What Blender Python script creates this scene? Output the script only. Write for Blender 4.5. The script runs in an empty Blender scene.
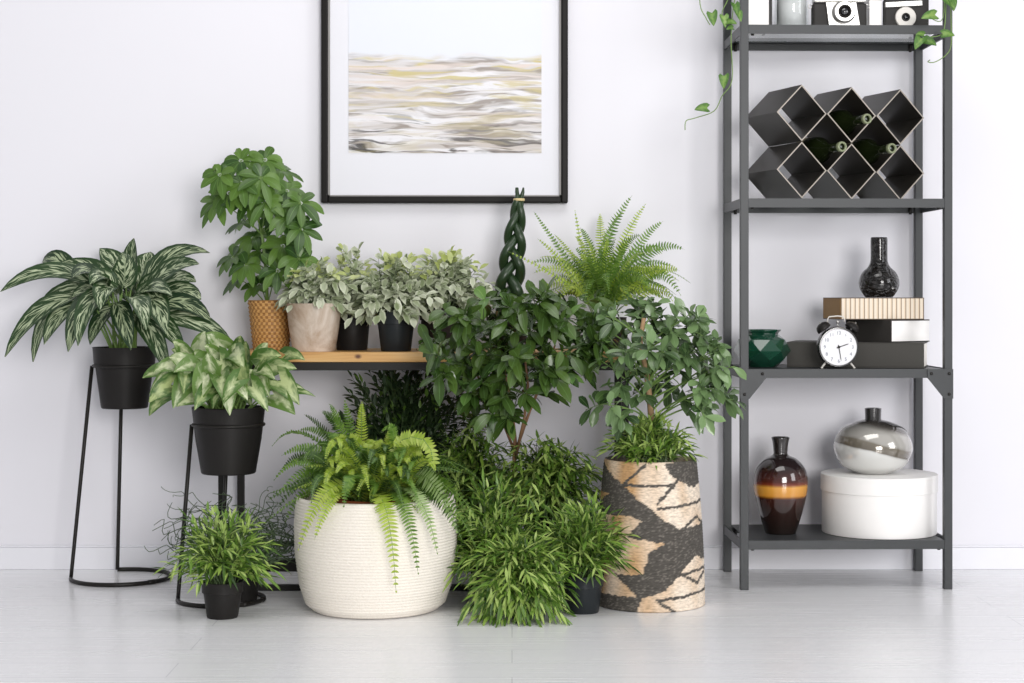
import bpy, bmesh, math, random
from mathutils import Vector, Matrix, noise
from math import pi, sin, cos, radians as R
C = bpy.context.scene.collection
rnd = random.Random(7)
V = Vector
# ------------------------------------------------------------------ camera, world, lights, exposure
F = 1729.0; CZ = 0.776; HY = 295.0
cd = bpy.data.cameras.new('camera'); cam = bpy.data.objects.new('camera', cd); C.objects.link(cam)
cam.location = (0, 0, CZ); cam.rotation_euler = (pi/2, 0, 0)
cd.sensor_width = 36; cd.lens = F/1024*36; cd.shift_y = -(341.5-HY)/1024
bpy.context.scene.camera = cam
vs = bpy.context.scene.view_settings
vs.view_transform = 'Standard'; vs.look = 'None'; vs.gamma = 1; vs.use_curve_mapping = False
vs.exposure = 0.0
w = bpy.data.worlds.new('world'); bpy.context.scene.world = w; w.use_nodes = True
w.node_tree.nodes['Background'].inputs[0].default_value = (0.97, 0.975, 1.0, 1)
w.node_tree.nodes['Background'].inputs[1].default_value = 0.44
def area(name, loc, target, sx, sy, power, col):
    l = bpy.data.lights.new(name, 'AREA'); l.shape = 'RECTANGLE'; l.size = sx; l.size_y = sy
    l.energy = power; l.color = col
    o = bpy.data.objects.new(name, l); C.objects.link(o); o.location = loc
    o.rotation_euler = (V(target)-V(loc)).to_track_quat('-Z', 'Y').to_euler(); return o
area('window_light_right', (4.6, 1.2, 1.9), (0.0, 4.8, 0.7), 1.6, 2.2, 62, (0.97, 0.98, 1.0))
area('front_fill', (1.7, -2.7, 1.6), (-0.9, 4.8, 0.5), 2.2, 2.2, 290, (1.0, 0.98, 0.96))  # added fill lamp behind the camera, no window there
area('overhead_fill', (0.3, 3.0, 3.0), (0.1, 4.0, 0.0), 2.0, 1.2, 26, (1.0, 0.99, 0.97))  # added overhead fill lamp, stands for no fixture

def P(px, py, Y): return V(((px-512)/F*Y, Y, CZ-(py-HY)/F*Y))
def PX(px, Y): return (px-512)/F*Y
def PZ(py, Y): return CZ-(py-HY)/F*Y
# ------------------------------------------------------------------ materials
def srgb(h):
    h = h.lstrip('#'); c = [int(h[i:i+2], 16)/255 for i in (0, 2, 4)]
    return tuple([x/12.92 if x <= .04045 else ((x+.055)/1.055)**2.4 for x in c]+[1])
class NT:
    def __init__(s, name):
        s.m = bpy.data.materials.new(name); s.m.use_nodes = True; s.t = s.m.node_tree; s.n = s.t.nodes
        s.b = s.n['Principled BSDF']; s.out = s.n['Material Output']
    def new(s, typ, **k):
        n = s.n.new(typ)
        for a, b in k.items(): setattr(n, a, b)
        return n
    def l(s, a, b): s.t.links.new(a, b)
    def math(s, op, a, b=None):
        n = s.new('ShaderNodeMath', operation=op)
        for i, x in enumerate((a, b)):
            if x is None: continue
            if isinstance(x, (int, float)): n.inputs[i].default_value = x
            else: s.l(x, n.inputs[i])
        return n.outputs[0]
    def mix(s, f, a, b):
        n = s.new('ShaderNodeMix', data_type='RGBA')
        for i, x in ((0, f), (6, a), (7, b)):
            if isinstance(x, (int, float)): n.inputs[i].default_value = x
            elif isinstance(x, tuple): n.inputs[i].default_value = x
            else: s.l(x, n.inputs[i])
        return n.outputs[2]
    def ramp(s, f, stops, interp='LINEAR'):
        n = s.new('ShaderNodeValToRGB'); s.l(f, n.inputs[0]); e = n.color_ramp.elements; n.color_ramp.interpolation = interp
        while len(e) < len(stops): e.new(.5)
        for el, (p, c) in zip(e, stops): el.position = p; el.color = c if len(c) == 4 else (*c, 1)
        return n.outputs[0]
    def noise(s, scale=5, detail=3, vec=None, dist=0, rough=.5):
        n = s.new('ShaderNodeTexNoise'); n.inputs['Scale'].default_value = scale; n.inputs['Detail'].default_value = detail
        n.inputs['Distortion'].default_value = dist; n.inputs['Roughness'].default_value = rough
        if vec is not None: s.l(vec, n.inputs['Vector'])
        return n.outputs[0]
    def coord(s, scale=None, kind='Object'):
        o = s.new('ShaderNodeTexCoord').outputs[kind]
        if scale is None: return o
        m = s.new('ShaderNodeMapping'); m.inputs['Scale'].default_value = scale; s.l(o, m.inputs[0]); return m.outputs[0]
    def bump(s, h, strength=.2, dist=.002):
        n = s.new('ShaderNodeBump'); n.inputs['Strength'].default_value = strength; n.inputs['Distance'].default_value = dist
        s.l(h, n.inputs['Height']); s.l(n.outputs[0], s.b.inputs['Normal'])
    def set(s, **k):
        for a, v in k.items():
            i = s.b.inputs[a.replace('_', ' ')]
            if isinstance(v, (int, float, tuple)): i.default_value = v
            else: s.l(v, i)
        return s
def plain(name, col, rough=.5, metal=0, var=.06, nscale=40, bump=0, coat=0, spec=.5):
    m = NT(name); c = srgb(col) if isinstance(col, str) else col
    d = tuple(x*(1-var) for x in c[:3])+(1,); u = tuple(min(1, x*(1+var)) for x in c[:3])+(1,)
    nz = m.noise(nscale, 4, m.coord())
    m.set(Base_Color=m.mix(nz, d, u), Roughness=rough, Metallic=metal, Coat_Weight=coat, Specular_IOR_Level=spec)
    if bump: m.bump(nz, bump, .002)
    return m.m
def leafmat(name, c1, c2, rough=.42, trans=.25, edge=None, vein=None, tip=None, kind=None, spec=.5):
    m = NT(name); g = m.new('ShaderNodeNewGeometry'); f = g.outputs['Random Per Island']
    col = m.mix(f, srgb(c1), srgb(c2))
    sep = m.new('ShaderNodeSeparateXYZ'); m.l(m.coord(kind='UV'), sep.inputs[0])
    u = m.math('ABSOLUTE', m.math('SUBTRACT', sep.outputs[0], .5))     # 0 at midrib, .5 at edge
    v = sep.outputs[1]
    if kind == 'herring':
        cm = m.new('ShaderNodeCombineXYZ'); m.l(m.math('MULTIPLY', sep.outputs[0], 1.7), cm.inputs[0]); m.l(m.math('ADD', m.math('SUBTRACT', m.math('MULTIPLY', v, 4.4), m.math('MULTIPLY', u, 4.2)), m.math('MULTIPLY', f, 20)), cm.inputs[1])
        nz = m.noise(2.6, 2, cm.outputs[0], .6)
        pat = m.ramp(nz, [(.50, (0, 0, 0, 1)), (.56, (1, 1, 1, 1))])
        band = m.ramp(u, [(0, (.55,)*3), (.05, (1,)*3), (.3, (1,)*3), (.41, (0,)*3)])
        silver = m.mix(f, srgb('#a9b78f'), srgb('#c6d0b0'))
        col = m.mix(m.math('MULTIPLY', pat, band), col, silver)
    if kind == 'cream':    # pale centre, green rim
        cm = m.new('ShaderNodeCombineXYZ'); m.l(sep.outputs[0], cm.inputs[0]); m.l(v, cm.inputs[1]); m.l(m.math('MULTIPLY', f, 30), cm.inputs[2])
        nz = m.noise(4, 3, cm.outputs[0], .5)
        k = m.math('ADD', m.math('MULTIPLY', m.math('SUBTRACT', m.math('ADD', .29, m.math('MULTIPLY', m.math('FRACT', m.math('MULTIPLY', f, 7.3)), .26)), u), 2.2), m.math('MULTIPLY', m.math('SUBTRACT', nz, .5), 2.4))
        col = m.mix(m.ramp(k, [(.1, (0,)*3), (.95, (1,)*3)]), col, m.mix(f, srgb(edge[0]), srgb(edge[1])))
    if kind == 'margin':   # pale margin round a green centre
        col = m.mix(m.ramp(u, [(.2, (0,)*3), (.42, (1,)*3)]), col, m.mix(f, srgb(edge[0]), srgb(edge[1])))
    if vein:
        col = m.mix(m.ramp(u, [(.0, (.75,)*3), (.05, (0,)*3)]), col, srgb(vein))
    m.set(Base_Color=col, Roughness=rough, Specular_IOR_Level=spec)
    tr = m.new('ShaderNodeBsdfTranslucent'); m.l(col, tr.inputs[0])
    mx = m.new('ShaderNodeMixShader'); mx.inputs[0].default_value = trans
    m.l(m.b.outputs[0], mx.inputs[1]); m.l(tr.outputs[0], mx.inputs[2]); m.l(mx.outputs[0], m.out.inputs[0])
    return m.m
def clearglass(name, tint=(1, 1, 1, 1), rough=.02, refl=1.0):
    m = NT(name); t = m.new('ShaderNodeBsdfTransparent'); t.inputs[0].default_value = tint
    g = m.new('ShaderNodeBsdfGlossy'); g.inputs['Roughness'].default_value = rough
    fr = m.new('ShaderNodeFresnel'); fr.inputs[0].default_value = 1.45
    mx = m.new('ShaderNodeMixShader'); gm_ = m.new('ShaderNodeNewGeometry'); m.l(m.math('MULTIPLY', m.math('MULTIPLY', fr.outputs[0], refl), m.math('SUBTRACT', 1, gm_.outputs['Backfacing'])), mx.inputs[0])
    m.l(t.outputs[0], mx.inputs[1]); m.l(g.outputs[0], mx.inputs[2]); m.l(mx.outputs[0], m.out.inputs[0]); return m.m

M = {}
M['black'] = plain('black_plastic', '#1f1d1c', .4, var=.1, spec=.22)
M['pot'] = plain('black_pot_plastic', '#201e1d', .48, var=.1, spec=.22)
M['blue_pot'] = plain('charcoal_pot_plastic', '#24282b', .4, var=.1, spec=.22)
M['brown_pot'] = plain('dark_brown_pot', '#2a2320', .6, var=.12, bump=.1, spec=.22)
M['metal'] = plain('black_steel', '#211f1d', .42, var=.1, spec=.25)
M['rack'] = plain('charcoal_steel', '#3a3c3e', .42, var=.05, spec=.3)
M['soil'] = plain('potting_soil', '#2e2219', .95, var=.5, nscale=160, bump=.8)
M['terracotta'] = plain('terracotta', '#8c4a26', .8, var=.2, bump=.2)
M['stem'] = plain('green_stem', '#6d8a45', .5, var=.15)
M['darkstem'] = plain('dark_green_stem', '#465a33', .5, var=.15)
M['bark'] = plain('brown_bark', '#7a5a40', .8, var=.25, nscale=90, bump=.5)
M['tanbark'] = plain('tan_bark', '#a08260', .8, var=.2, nscale=90, bump=.5)
M['silver'] = plain('satin_chrome', '#bdbbb8', .28, metal=.85, var=.03)
M['cream'] = plain('cream_enamel', '#d0ccc6', .35, var=.03)
M['white'] = plain('white_card', '#f1efed', .6, var=.02)
M['paper'] = plain('page_paper', '#efeae2', .85, var=.04, nscale=120)
M['leather'] = plain('black_leatherette', '#1e1b19', .65, var=.2, nscale=300, bump=.4)
M['lens'] = plain('dark_lens_glass', '#17171c', .06, coat=1)
M['glass'] = clearglass('clear_glass', (.97, .985, .98, 1))
M['aglao'] = leafmat('silver_striped_leaf', '#1b341a', '#2f4a24', kind='herring', vein='#a9b893', trans=.12, rough=.4)
M['syng'] = leafmat('arrowhead_leaf', '#3f6428', '#6a8a40', kind='cream', edge=('#b0c07a', '#e0e6c2'), trans=.25)
M['scheff'] = leafmat('umbrella_tree_leaf', '#2f4f1c', '#648538', rough=.33, vein='#6f9650', trans=.22)
M['sage'] = leafmat('silver_sage_leaf', '#7c8b60', '#ccd2ba', kind='margin', edge=('#a9b391', '#dcdfcb'), trans=.2, rough=.5)
M['sagetip'] = leafmat('yellow_sage_tip', '#aebb66', '#d3dba0', trans=.3)
M['bamboo'] = leafmat('bamboo_leaf', '#2b4817', '#73983c', trans=.22, rough=.38)
M['bamboo_light'] = leafmat('young_bamboo_leaf', '#8aaa44', '#c0d580', trans=.3, rough=.4)
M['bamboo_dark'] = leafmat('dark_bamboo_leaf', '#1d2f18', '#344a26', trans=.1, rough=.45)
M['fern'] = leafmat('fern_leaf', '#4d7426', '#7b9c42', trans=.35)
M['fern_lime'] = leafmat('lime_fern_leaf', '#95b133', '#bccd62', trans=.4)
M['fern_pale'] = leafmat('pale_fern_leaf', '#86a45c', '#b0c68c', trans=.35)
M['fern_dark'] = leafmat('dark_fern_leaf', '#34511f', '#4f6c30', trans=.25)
M['ficus'] = leafmat('glossy_green_leaf', '#2a4218', '#50692e', rough=.26, vein='#5d8046', trans=.12)
M['ficus_young'] = leafmat('young_glossy_leaf', '#54783a', '#6d9148', rough=.3, vein='#93b66a', trans=.25)
M['grey'] = leafmat('greyish_green_leaf', '#2c4423', '#7b9764', rough=.22, vein='#7b9567', trans=.12)
M['sans'] = plain('cylindrical_snake_plant', '#22361d', .34, var=.4, nscale=60)
M['juncus'] = plain('curly_rush', '#475a3c', .5, var=.3)
M['pothos'] = leafmat('pothos_leaf', '#3c6320', '#56803a', kind='cream', edge=('#6a9040', '#8cab5a'), trans=.3)
M['tie'] = plain('straw_tie', '#cdb98a', .8)

# ------------------------------------------------------------------ mesh buffer
ORG = {}
class MB:
    def __init__(s): s.v = []; s.f = []; s.uv = []; s.mi = []; s.col = None
    def add(s, verts, faces, uvs=None, mat=0):
        o = len(s.v); s.v += [tuple(x) for x in verts]
        s.uv += (uvs if uvs else [(0, 0)]*len(verts))
        for f in faces: s.f.append(tuple(i+o for i in f)); s.mi.append(mat)
    def box(s, c, size, rz=0, mat=0, rot=None):
        m = rot if rot else Matrix.Rotation(rz, 3, 'Z'); c = V(c)
        vs_ = [c+m@V((x*size[0]/2, y*size[1]/2, z*size[2]/2)) for x in (-1, 1) for y in (-1, 1) for z in (-1, 1)]
        s.add(vs_, [(0, 1, 3, 2), (4, 6, 7, 5), (0, 4, 5, 1), (2, 3, 7, 6), (0, 2, 6, 4), (1, 5, 7, 3)], mat=mat)
    def bx(s, x0, x1, y0, y1, z0, z1, mat=0): s.box(((x0+x1)/2, (y0+y1)/2, (z0+z1)/2), (x1-x0, y1-y0, z1-z0), mat=mat)
    def lathe(s, prof, seg=48, c=(0, 0, 0), mat=0, axis=None, cap=True, wob=None):
        c = V(c); rm = axis if axis else Matrix.Identity(3); vs_ = []; uv = []
        for j, (r, z) in enumerate(prof):
            for i in range(seg):
                a = 2*pi*i/seg; rr = r*(wob(a, z) if wob else 1)
                vs_.append(c+rm@V((rr*cos(a), rr*sin(a), z))); uv.append((i/seg, j/len(prof)))
        fs = [(j*seg+i, j*seg+(i+1) % seg, (j+1)*seg+(i+1) % seg, (j+1)*seg+i) for j in range(len(prof)-1) for i in range(seg)]
        if cap: fs.append(tuple(reversed(range(seg)))); fs.append(tuple(range((len(prof)-1)*seg, len(prof)*seg)))
        s.add(vs_, fs, uv, mat)
    def tube(s, pts, r, seg=8, mat=0, closed=False):
        pts = [V(p) for p in pts]; n = len(pts); vs_ = []; uv = []
        ref = None
        for i, p in enumerate(pts):
            if closed: t = pts[(i+1) % n]-pts[i-1]
            else: t = pts[min(i+1, n-1)]-pts[max(i-1, 0)]
            t = t.normalized() if t.length > 1e-9 else V((0, 0, 1))
            if ref is None: ref = t.orthogonal().normalized()
            ref = (ref-t*ref.dot(t)); ref = ref.normalized() if ref.length > 1e-6 else t.orthogonal().normalized()
            b = t.cross(ref); rr = r(i/(n-1)) if callable(r) else r
            for k in range(seg):
                a = 2*pi*k/seg; vs_.append(p+ref*rr*cos(a)+b*rr*sin(a)); uv.append((k/seg, i/n))
        m = n if closed else n-1
        fs = [(j*seg+k, j*seg+(k+1) % seg, ((j+1) % n)*seg+(k+1) % seg, ((j+1) % n)*seg+k) for j in range(m) for k in range(seg)]
        if not closed: fs.append(tuple(reversed(range(seg)))); fs.append(tuple(range((n-1)*seg, n*seg)))
        s.add(vs_, fs, uv, mat)
    def leafc(s, p0, p1, p2, W, prof, hint, n=6, fold=.15, sweep=0, mat=0, wave=0):
        """blade along a quadratic curve; hint = rough direction the upper face looks to"""
        p0, p1, p2 = V(p0), V(p1), V(p2); L = (p2-p0).length; vs_ = []; uv = []; hint = V(hint); side = None
        for j in range(n+1):
            t = j/n; c = p0*(1-t)**2+p1*2*t*(1-t)+p2*t*t
            T = ((p1-p0)*(1-t)+(p2-p1)*t)
            T = T.normalized() if T.length > 1e-7 else V((0, 0, 1))
            sd = T.cross(hint)
            sd = sd.normalized() if sd.length > .05 else (side or T.orthogonal().normalized())
            if side is not None and sd.dot(side) < 0: sd = -sd
            side = sd; N = sd.cross(T); w_ = W*prof(t)/2; sw = T*(-sweep*L*(1-t)**3)
            wv = N*(wave*W*sin(t*9+p0.x*90))
            vs_ += [c-sd*w_+N*fold*w_+sw+wv, c, c+sd*w_+N*fold*w_+sw-wv]; uv += [(0, t), (.5, t), (1, t)]
        fs = []
        for j in range(n):
            a = 3*j; fs += [(a, a+1, a+4, a+3), (a+1, a+2, a+5, a+4)]
        s.add(vs_, fs, uv, mat)
    def leaf(s, p, d, L, W, prof, droop=.3, up=V((0, 0, 1)), **k):
        d = V(d).normalized(); p = V(p)
        p1 = p+d*L*.5; p2 = p+d*L*(1-.25*droop)+V((0, 0, -1))*L*droop*.6
        s.leafc(p, p1, p2, W, prof, up, **k)
    def build(s, name, mats, parent=None, smooth=True, bevel=0, world=True, sub=0):
        me = bpy.data.meshes.new(name)
        org = ORG.get(parent.name, V((0, 0, 0))) if (parent is not None and world) else V((0, 0, 0))
        me.from_pydata([(x-org.x, y-org.y, z-org.z) for x, y, z in s.v], [], s.f)
        if not isinstance(mats, (list, tuple)): mats = [mats]
        for m in mats: me.materials.append(m)
        me.polygons.foreach_set('material_index', s.mi)
        uvl = me.uv_layers.new(name='UVMap'); li = [0]*len(me.loops); me.loops.foreach_get('vertex_index', li)
        flat = []
        for i in li: flat += s.uv[i]
        uvl.data.foreach_set('uv', flat)
        if s.col is not None:
            at = me.color_attributes.new('dye_and_shade', 'FLOAT_COLOR', 'POINT'); fc = []
            for c in s.col: fc += [*c[:3], 1]
            at.data.foreach_set('color', fc)
        me.polygons.foreach_set('use_smooth', [smooth]*len(me.polygons)); me.update()
        o = bpy.data.objects.new(name, me); C.objects.link(o)
        if smooth == 'auto' or bevel:
            pass
        if parent is not None:
            o.parent = parent; ORG[o.name] = org
        if bevel:
            b = o.modifiers.new('bevel', 'BEVEL'); b.width = bevel; b.segments = 2; b.limit_method = 'ANGLE'; b.angle_limit = R(40); b.harden_normals = False
        if sub:
            b = o.modifiers.new('sub', 'SUBSURF'); b.levels = sub; b.render_levels = sub
        return o
def sharp(o, ang=35):
    me = o.data
    bm = bmesh.new(); bm.from_mesh(me)
    for e in bm.edges:
        if len(e.link_faces) == 2 and e.calc_face_angle(0) > R(ang): e.smooth = False
    bm.to_mesh(me); bm.free(); return o
def thing(name, label, cat, loc, rz=0, group=None):
    o = bpy.data.objects.new(name, None); C.objects.link(o); o.location = loc; o.rotation_euler = (0, 0, rz)
    o['label'] = label; o['category'] = cat; o.empty_display_size = .05
    if group: o['group'] = group
    ORG[o.name] = V(loc); return o
def tag(o, label, cat, group=None, kind=None):
    if label: o['label'] = label
    if cat: o['category'] = cat
    if group: o['group'] = group
    if kind: o['kind'] = kind
    return o
def struct(o): o['kind'] = 'structure'; return o
def unit(v): v = V(v); return v.normalized()
def bez(p0, p1, p2, n): return [V(p0)*(1-t)**2+V(p1)*2*t*(1-t)+V(p2)*t*t for t in [i/n for i in range(n+1)]]
# leaf outlines
def lance(t): return max(.03, sin(pi*min(1, t**.82))**.7*(1-.12*t))
def ellip(t): return max(.04, sin(pi*t)**.7)
def obov(t): return max(.05, sin(pi*t**1.35)**.75)
def arrow(t): return max(.03, (1-t**1.5)**.9*(1.0 if t > .02 else .7))
def grass(t): return max(.05, sin(pi*t**.7)**.9)

# ------------------------------------------------------------------ room
WY = 4.90
fm = NT('painted_floor_boards')
co = fm.coord(); mp = fm.new('ShaderNodeMapping'); fm.l(co, mp.inputs[0]); mp.inputs['Scale'].default_value = (1, 1, 1)
br = fm.new('ShaderNodeTexBrick'); fm.l(mp.outputs[0], br.inputs[0])
for k, v_ in (('Scale', 1.0), ('Mortar Size', .0016), ('Mortar Smooth', .3), ('Brick Width', 1.9), ('Row Height', .135)): br.inputs[k].default_value = v_
br.offset = .37
br.inputs['Color1'].default_value = srgb('#eeeef0'); br.inputs['Color2'].default_value = srgb('#f0f0f2'); br.inputs['Mortar'].default_value = srgb('#d6d6da')
g = fm.noise(1, 5, fm.coord((3, 60, 1)), .4)
fm.set(Base_Color=fm.mix(fm.math('MULTIPLY', g, .12), br.outputs[0], srgb('#d4d3d6')), Roughness=fm.math('ADD', fm.math('MULTIPLY', g, .12), .2), Specular_IOR_Level=.5)
fm.bump(g, .02, .001)
b = MB(); b.bx(-3.4, 3.6, -1.2, WY+.1, -.1, 0); struct(b.build('floor', fm.m, smooth=False))
wm = NT('white_wall_paint'); n1 = wm.noise(1.3, 3, wm.coord()); n2 = wm.noise(180, 3, wm.coord())
wm.set(Base_Color=wm.mix(n1, srgb('#e3e2e8'), srgb('#e6e5eb')), Roughness=.85); wm.bump(n2, .06, .001)
b = MB(); b.bx(-3.4, 3.6, WY, WY+.12, 0, 2.8); struct(b.build('wall_back', wm.m, smooth=False))
b = MB(); b.bx(-3.4, 3.6, WY-.014, WY, 0, .062); b.bx(-3.4, 3.6, WY-.009, WY, .062, .068)
struct(b.build('baseboard_back', plain('white_skirting_paint', '#e6e6ec', .45, var=.01), smooth=False, bevel=.002))

# ------------------------------------------------------------------ picture on the wall
fx0, fx1, fy0 = PX(321, 4.87), PX(568, 4.87), PZ(203, 4.87); ftop = fy0+1.0; fw = .019
pic = thing('framed_picture', 'large framed abstract print with grey and ochre brush strokes hanging on the white wall', 'picture', ((fx0+fx1)/2, WY, fy0))
b = MB()
b.bx(fx0, fx0+fw, WY-.032, WY, fy0, ftop); b.bx(fx1-fw, fx1, WY-.032, WY, fy0, ftop)
b.bx(fx0+fw, fx1-fw, WY-.032, WY, fy0, fy0+fw); b.bx(fx0+fw, fx1-fw, WY-.032, WY, ftop-fw, ftop)
b.build('frame', plain('dark_frame_lacquer', '#191716', .45, var=.08, spec=.15), pic, smooth=False, bevel=.004)
b = MB()
for x0, x1, z0, z1 in ((fx0+fw, fx0+fw+.005, fy0+fw, ftop-fw), (fx1-fw-.005, fx1-fw, fy0+fw, ftop-fw), (fx0+fw, fx1-fw, fy0+fw, fy0+fw+.004)):
    b.bx(x0, x1, WY-.022, WY-.002, z0, z1)
b.build('inner_slip', plain('grey_slip', '#8d8a88', .4), pic, smooth=False)
b = MB(); b.bx(fx0+fw, fx1-fw, WY-.012, WY-.004, fy0+fw, ftop-fw)
b.build('mat_board', plain('mat_board_white', '#e2e2e8', .9, var=.0), pic, smooth=False)
am = NT('abstract_brush_print')
ax0, ax1, az0, az1 = PX(348.5, 4.885), PX(541.5, 4.885), PZ(153, 4.885), PZ(54, 4.885)
cx_ = (fx0+fx1)/2
obj = am.coord(); sp = am.new('ShaderNodeSeparateXYZ'); am.l(obj, sp.inputs[0])
wn = am.noise(2.2, 3, am.coord((1.6, 1, 7)), .3)
cmb = am.new('ShaderNodeCombineXYZ'); am.l(sp.outputs[0], cmb.inputs[0]); am.l(sp.outputs[1], cmb.inputs[1]); am.l(am.math('ADD', sp.outputs[2], am.math('MULTIPLY', wn, .055)), cmb.inputs[2])
obj = cmb.outputs[0]
zz = am.math('DIVIDE', am.math('SUBTRACT', sp.outputs[2], az0-fy0), az1-az0)     # 0 bottom .. 1 top of strokes
def streak(scale, lo, hi, off, dist=.5):
    mpn = am.new('ShaderNodeMapping'); mpn.inputs['Scale'].default_value = scale; mpn.inputs['Location'].default_value = off; am.l(obj, mpn.inputs[0])
    nz = am.noise(1, 3, mpn.outputs[0], dist, .55); return am.ramp(nz, [(lo, (0,)*3), (hi, (1,)*3)])
white = srgb('#e4e3e7')
col = am.mix(streak((2.2, 1, 45), .42, .62, (0, 0, 0)), white, srgb('#c3bcb8'))
col = am.mix(am.math('MULTIPLY', streak((6, 1, 70), .50, .62, (4, 1, 2)), .85), col, srgb('#91877f'))
lowm = am.ramp(zz, [(.0, (1,)*3), (.3, (.55,)*3), (.6, (0,)*3)])
col = am.mix(am.math('MULTIPLY', streak((6, 1, 75), .53, .60, (9, 3, 5), .8), lowm), col, srgb('#3a3838'))
him = am.ramp(zz, [(.15, (.25,)*3), (.5, (.6,)*3), (.85, (1,)*3)])
col = am.mix(am.math('MULTIPLY', streak((6, 1, 60), .52, .62, (2, 7, 8), .6), him), col, srgb('#c8bc8a'))
col = am.mix(am.math('MULTIPLY', streak((2.8, 1, 50), .5, .68, (5, 2, 11), .6), him), col, srgb('#dccfc8'))
wav = am.math('ADD', zz, am.math('MULTIPLY', am.math('SUBTRACT', am.noise(6, 3, am.coord((1, 1, 2))), .5), .25))
fade = am.ramp(wav, [(.93, (0,)*3), (1.0, (1,)*3)])
col = am.mix(fade, col, srgb('#dfe2ea'))
am.set(Base_Color=col, Roughness=.7)
b = MB(); b.bx(ax0, ax1, WY-.0135, WY-.0118, az0, ftop-.09)
b.build('print', am.m, pic, smooth=False)
b = MB(); b.bx(fx0+fw, fx1-fw, WY-.0185, WY-.0165, fy0+fw, ftop-fw)
b.build('glass_pane', clearglass('picture_glass', (1, 1, 1, 1), .0, .35), pic, smooth=False)

# ------------------------------------------------------------------ bench
BF, BB = 4.53, 4.865; bx0, bx1 = PX(218, BF), PX(629, BF); BT = PZ(352.3, BF)
bench = thing('plant_bench', 'long low bench with pine top and black steel frame carrying the plants', 'bench', ((bx0+bx1)/2, (BF+BB)/2, 0))
wd = NT('pine_board'); obj = wd.coord((2.2, 26, 26)); n1 = wd.noise(1.6, 5, obj, 1.2); n2 = wd.noise(5, 4, wd.coord((1.2, 60, 60)), .5)
ob = wd.coord(); sp = wd.new('ShaderNodeSeparateXYZ'); wd.l(ob, sp.inputs[0])
kn = None
for kx in (PX(358, BF)-(bx0+bx1)/2, .31, -.42):
    dx = wd.math('MULTIPLY', wd.math('SUBTRACT', sp.outputs[0], kx), 1.0); dz = wd.math('SUBTRACT', sp.outputs[2], BT-.011)
    dd = wd.math('SQRT', wd.math('ADD', wd.math('MULTIPLY', dx, dx), wd.math('MULTIPLY', wd.math('MULTIPLY', dz, dz), 2)))
    k = wd.ramp(dd, [(.004, (1,)*3), (.011, (0,)*3)]); kn = k if kn is None else wd.math('MAXIMUM', kn, k)
wc = wd.ramp(n1, [(.3, srgb('#bf8c50')), (.55, srgb('#d9ac6c')), (.75, srgb('#e4c08b'))])
wc = wd.mix(wd.math('MULTIPLY', n2, .35), wc, srgb('#9c6c3c')); wc = wd.mix(kn, wc, srgb('#5e3820'))
wd.set(Base_Color=wc, Roughness=.5); wd.bump(n2, .15, .001)
b = MB(); b.bx(bx0+.002, bx1-.002, BF, BB, BT-.026, BT); b.build('bench_top', wd.m, bench, smooth=False, bevel=.002)
b = MB(); z1 = BT-.0265; s_ = .019
for y in (BF+.001, BB-s_-.001): b.bx(bx0, bx1, y, y+s_, z1-.021, z1)
for x in (bx0, bx1-s_): b.bx(x, x+s_, BF+s_, BB-s_, z1-.021, z1)
b.build('top_frame', M['metal'], bench, smooth=False, bevel=.001)
for x in (bx0, bx1-s_):
    for y in (BF+.001, BB-s_-.001):
        b = MB(); b.bx(x, x+s_, y, y+s_, .0, z1-.021); b.build('leg', M['metal'], bench, smooth=False, bevel=.001)
b = MB(); SZ = .084
b.bx(bx0+s_, bx1-s_, BF+.001, BF+.02, SZ-.033, SZ); b.bx(bx0+s_, bx1-s_, BB-.013, BB-.001, SZ-.012, SZ)
for x in (bx0+.0, bx1-s_): b.bx(x, x+s_, BF+s_+.001, BB-s_-.001, SZ-.02, SZ)
n = 16
for i in range(1, n): x = bx0+s_+(bx1-bx0-2*s_)*i/n; b.bx(x-.002, x+.002, BF+.02, BB-.013, SZ-.006, SZ-.001)
b.build('lower_shelf_rack', M['metal'], bench, smooth=False)
b = MB(); b.bx(bx0+s_, bx1-s_, BF+.001, BF+.018, .001, .016); b.build('floor_rail', M['metal'], bench, smooth=False)

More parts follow.
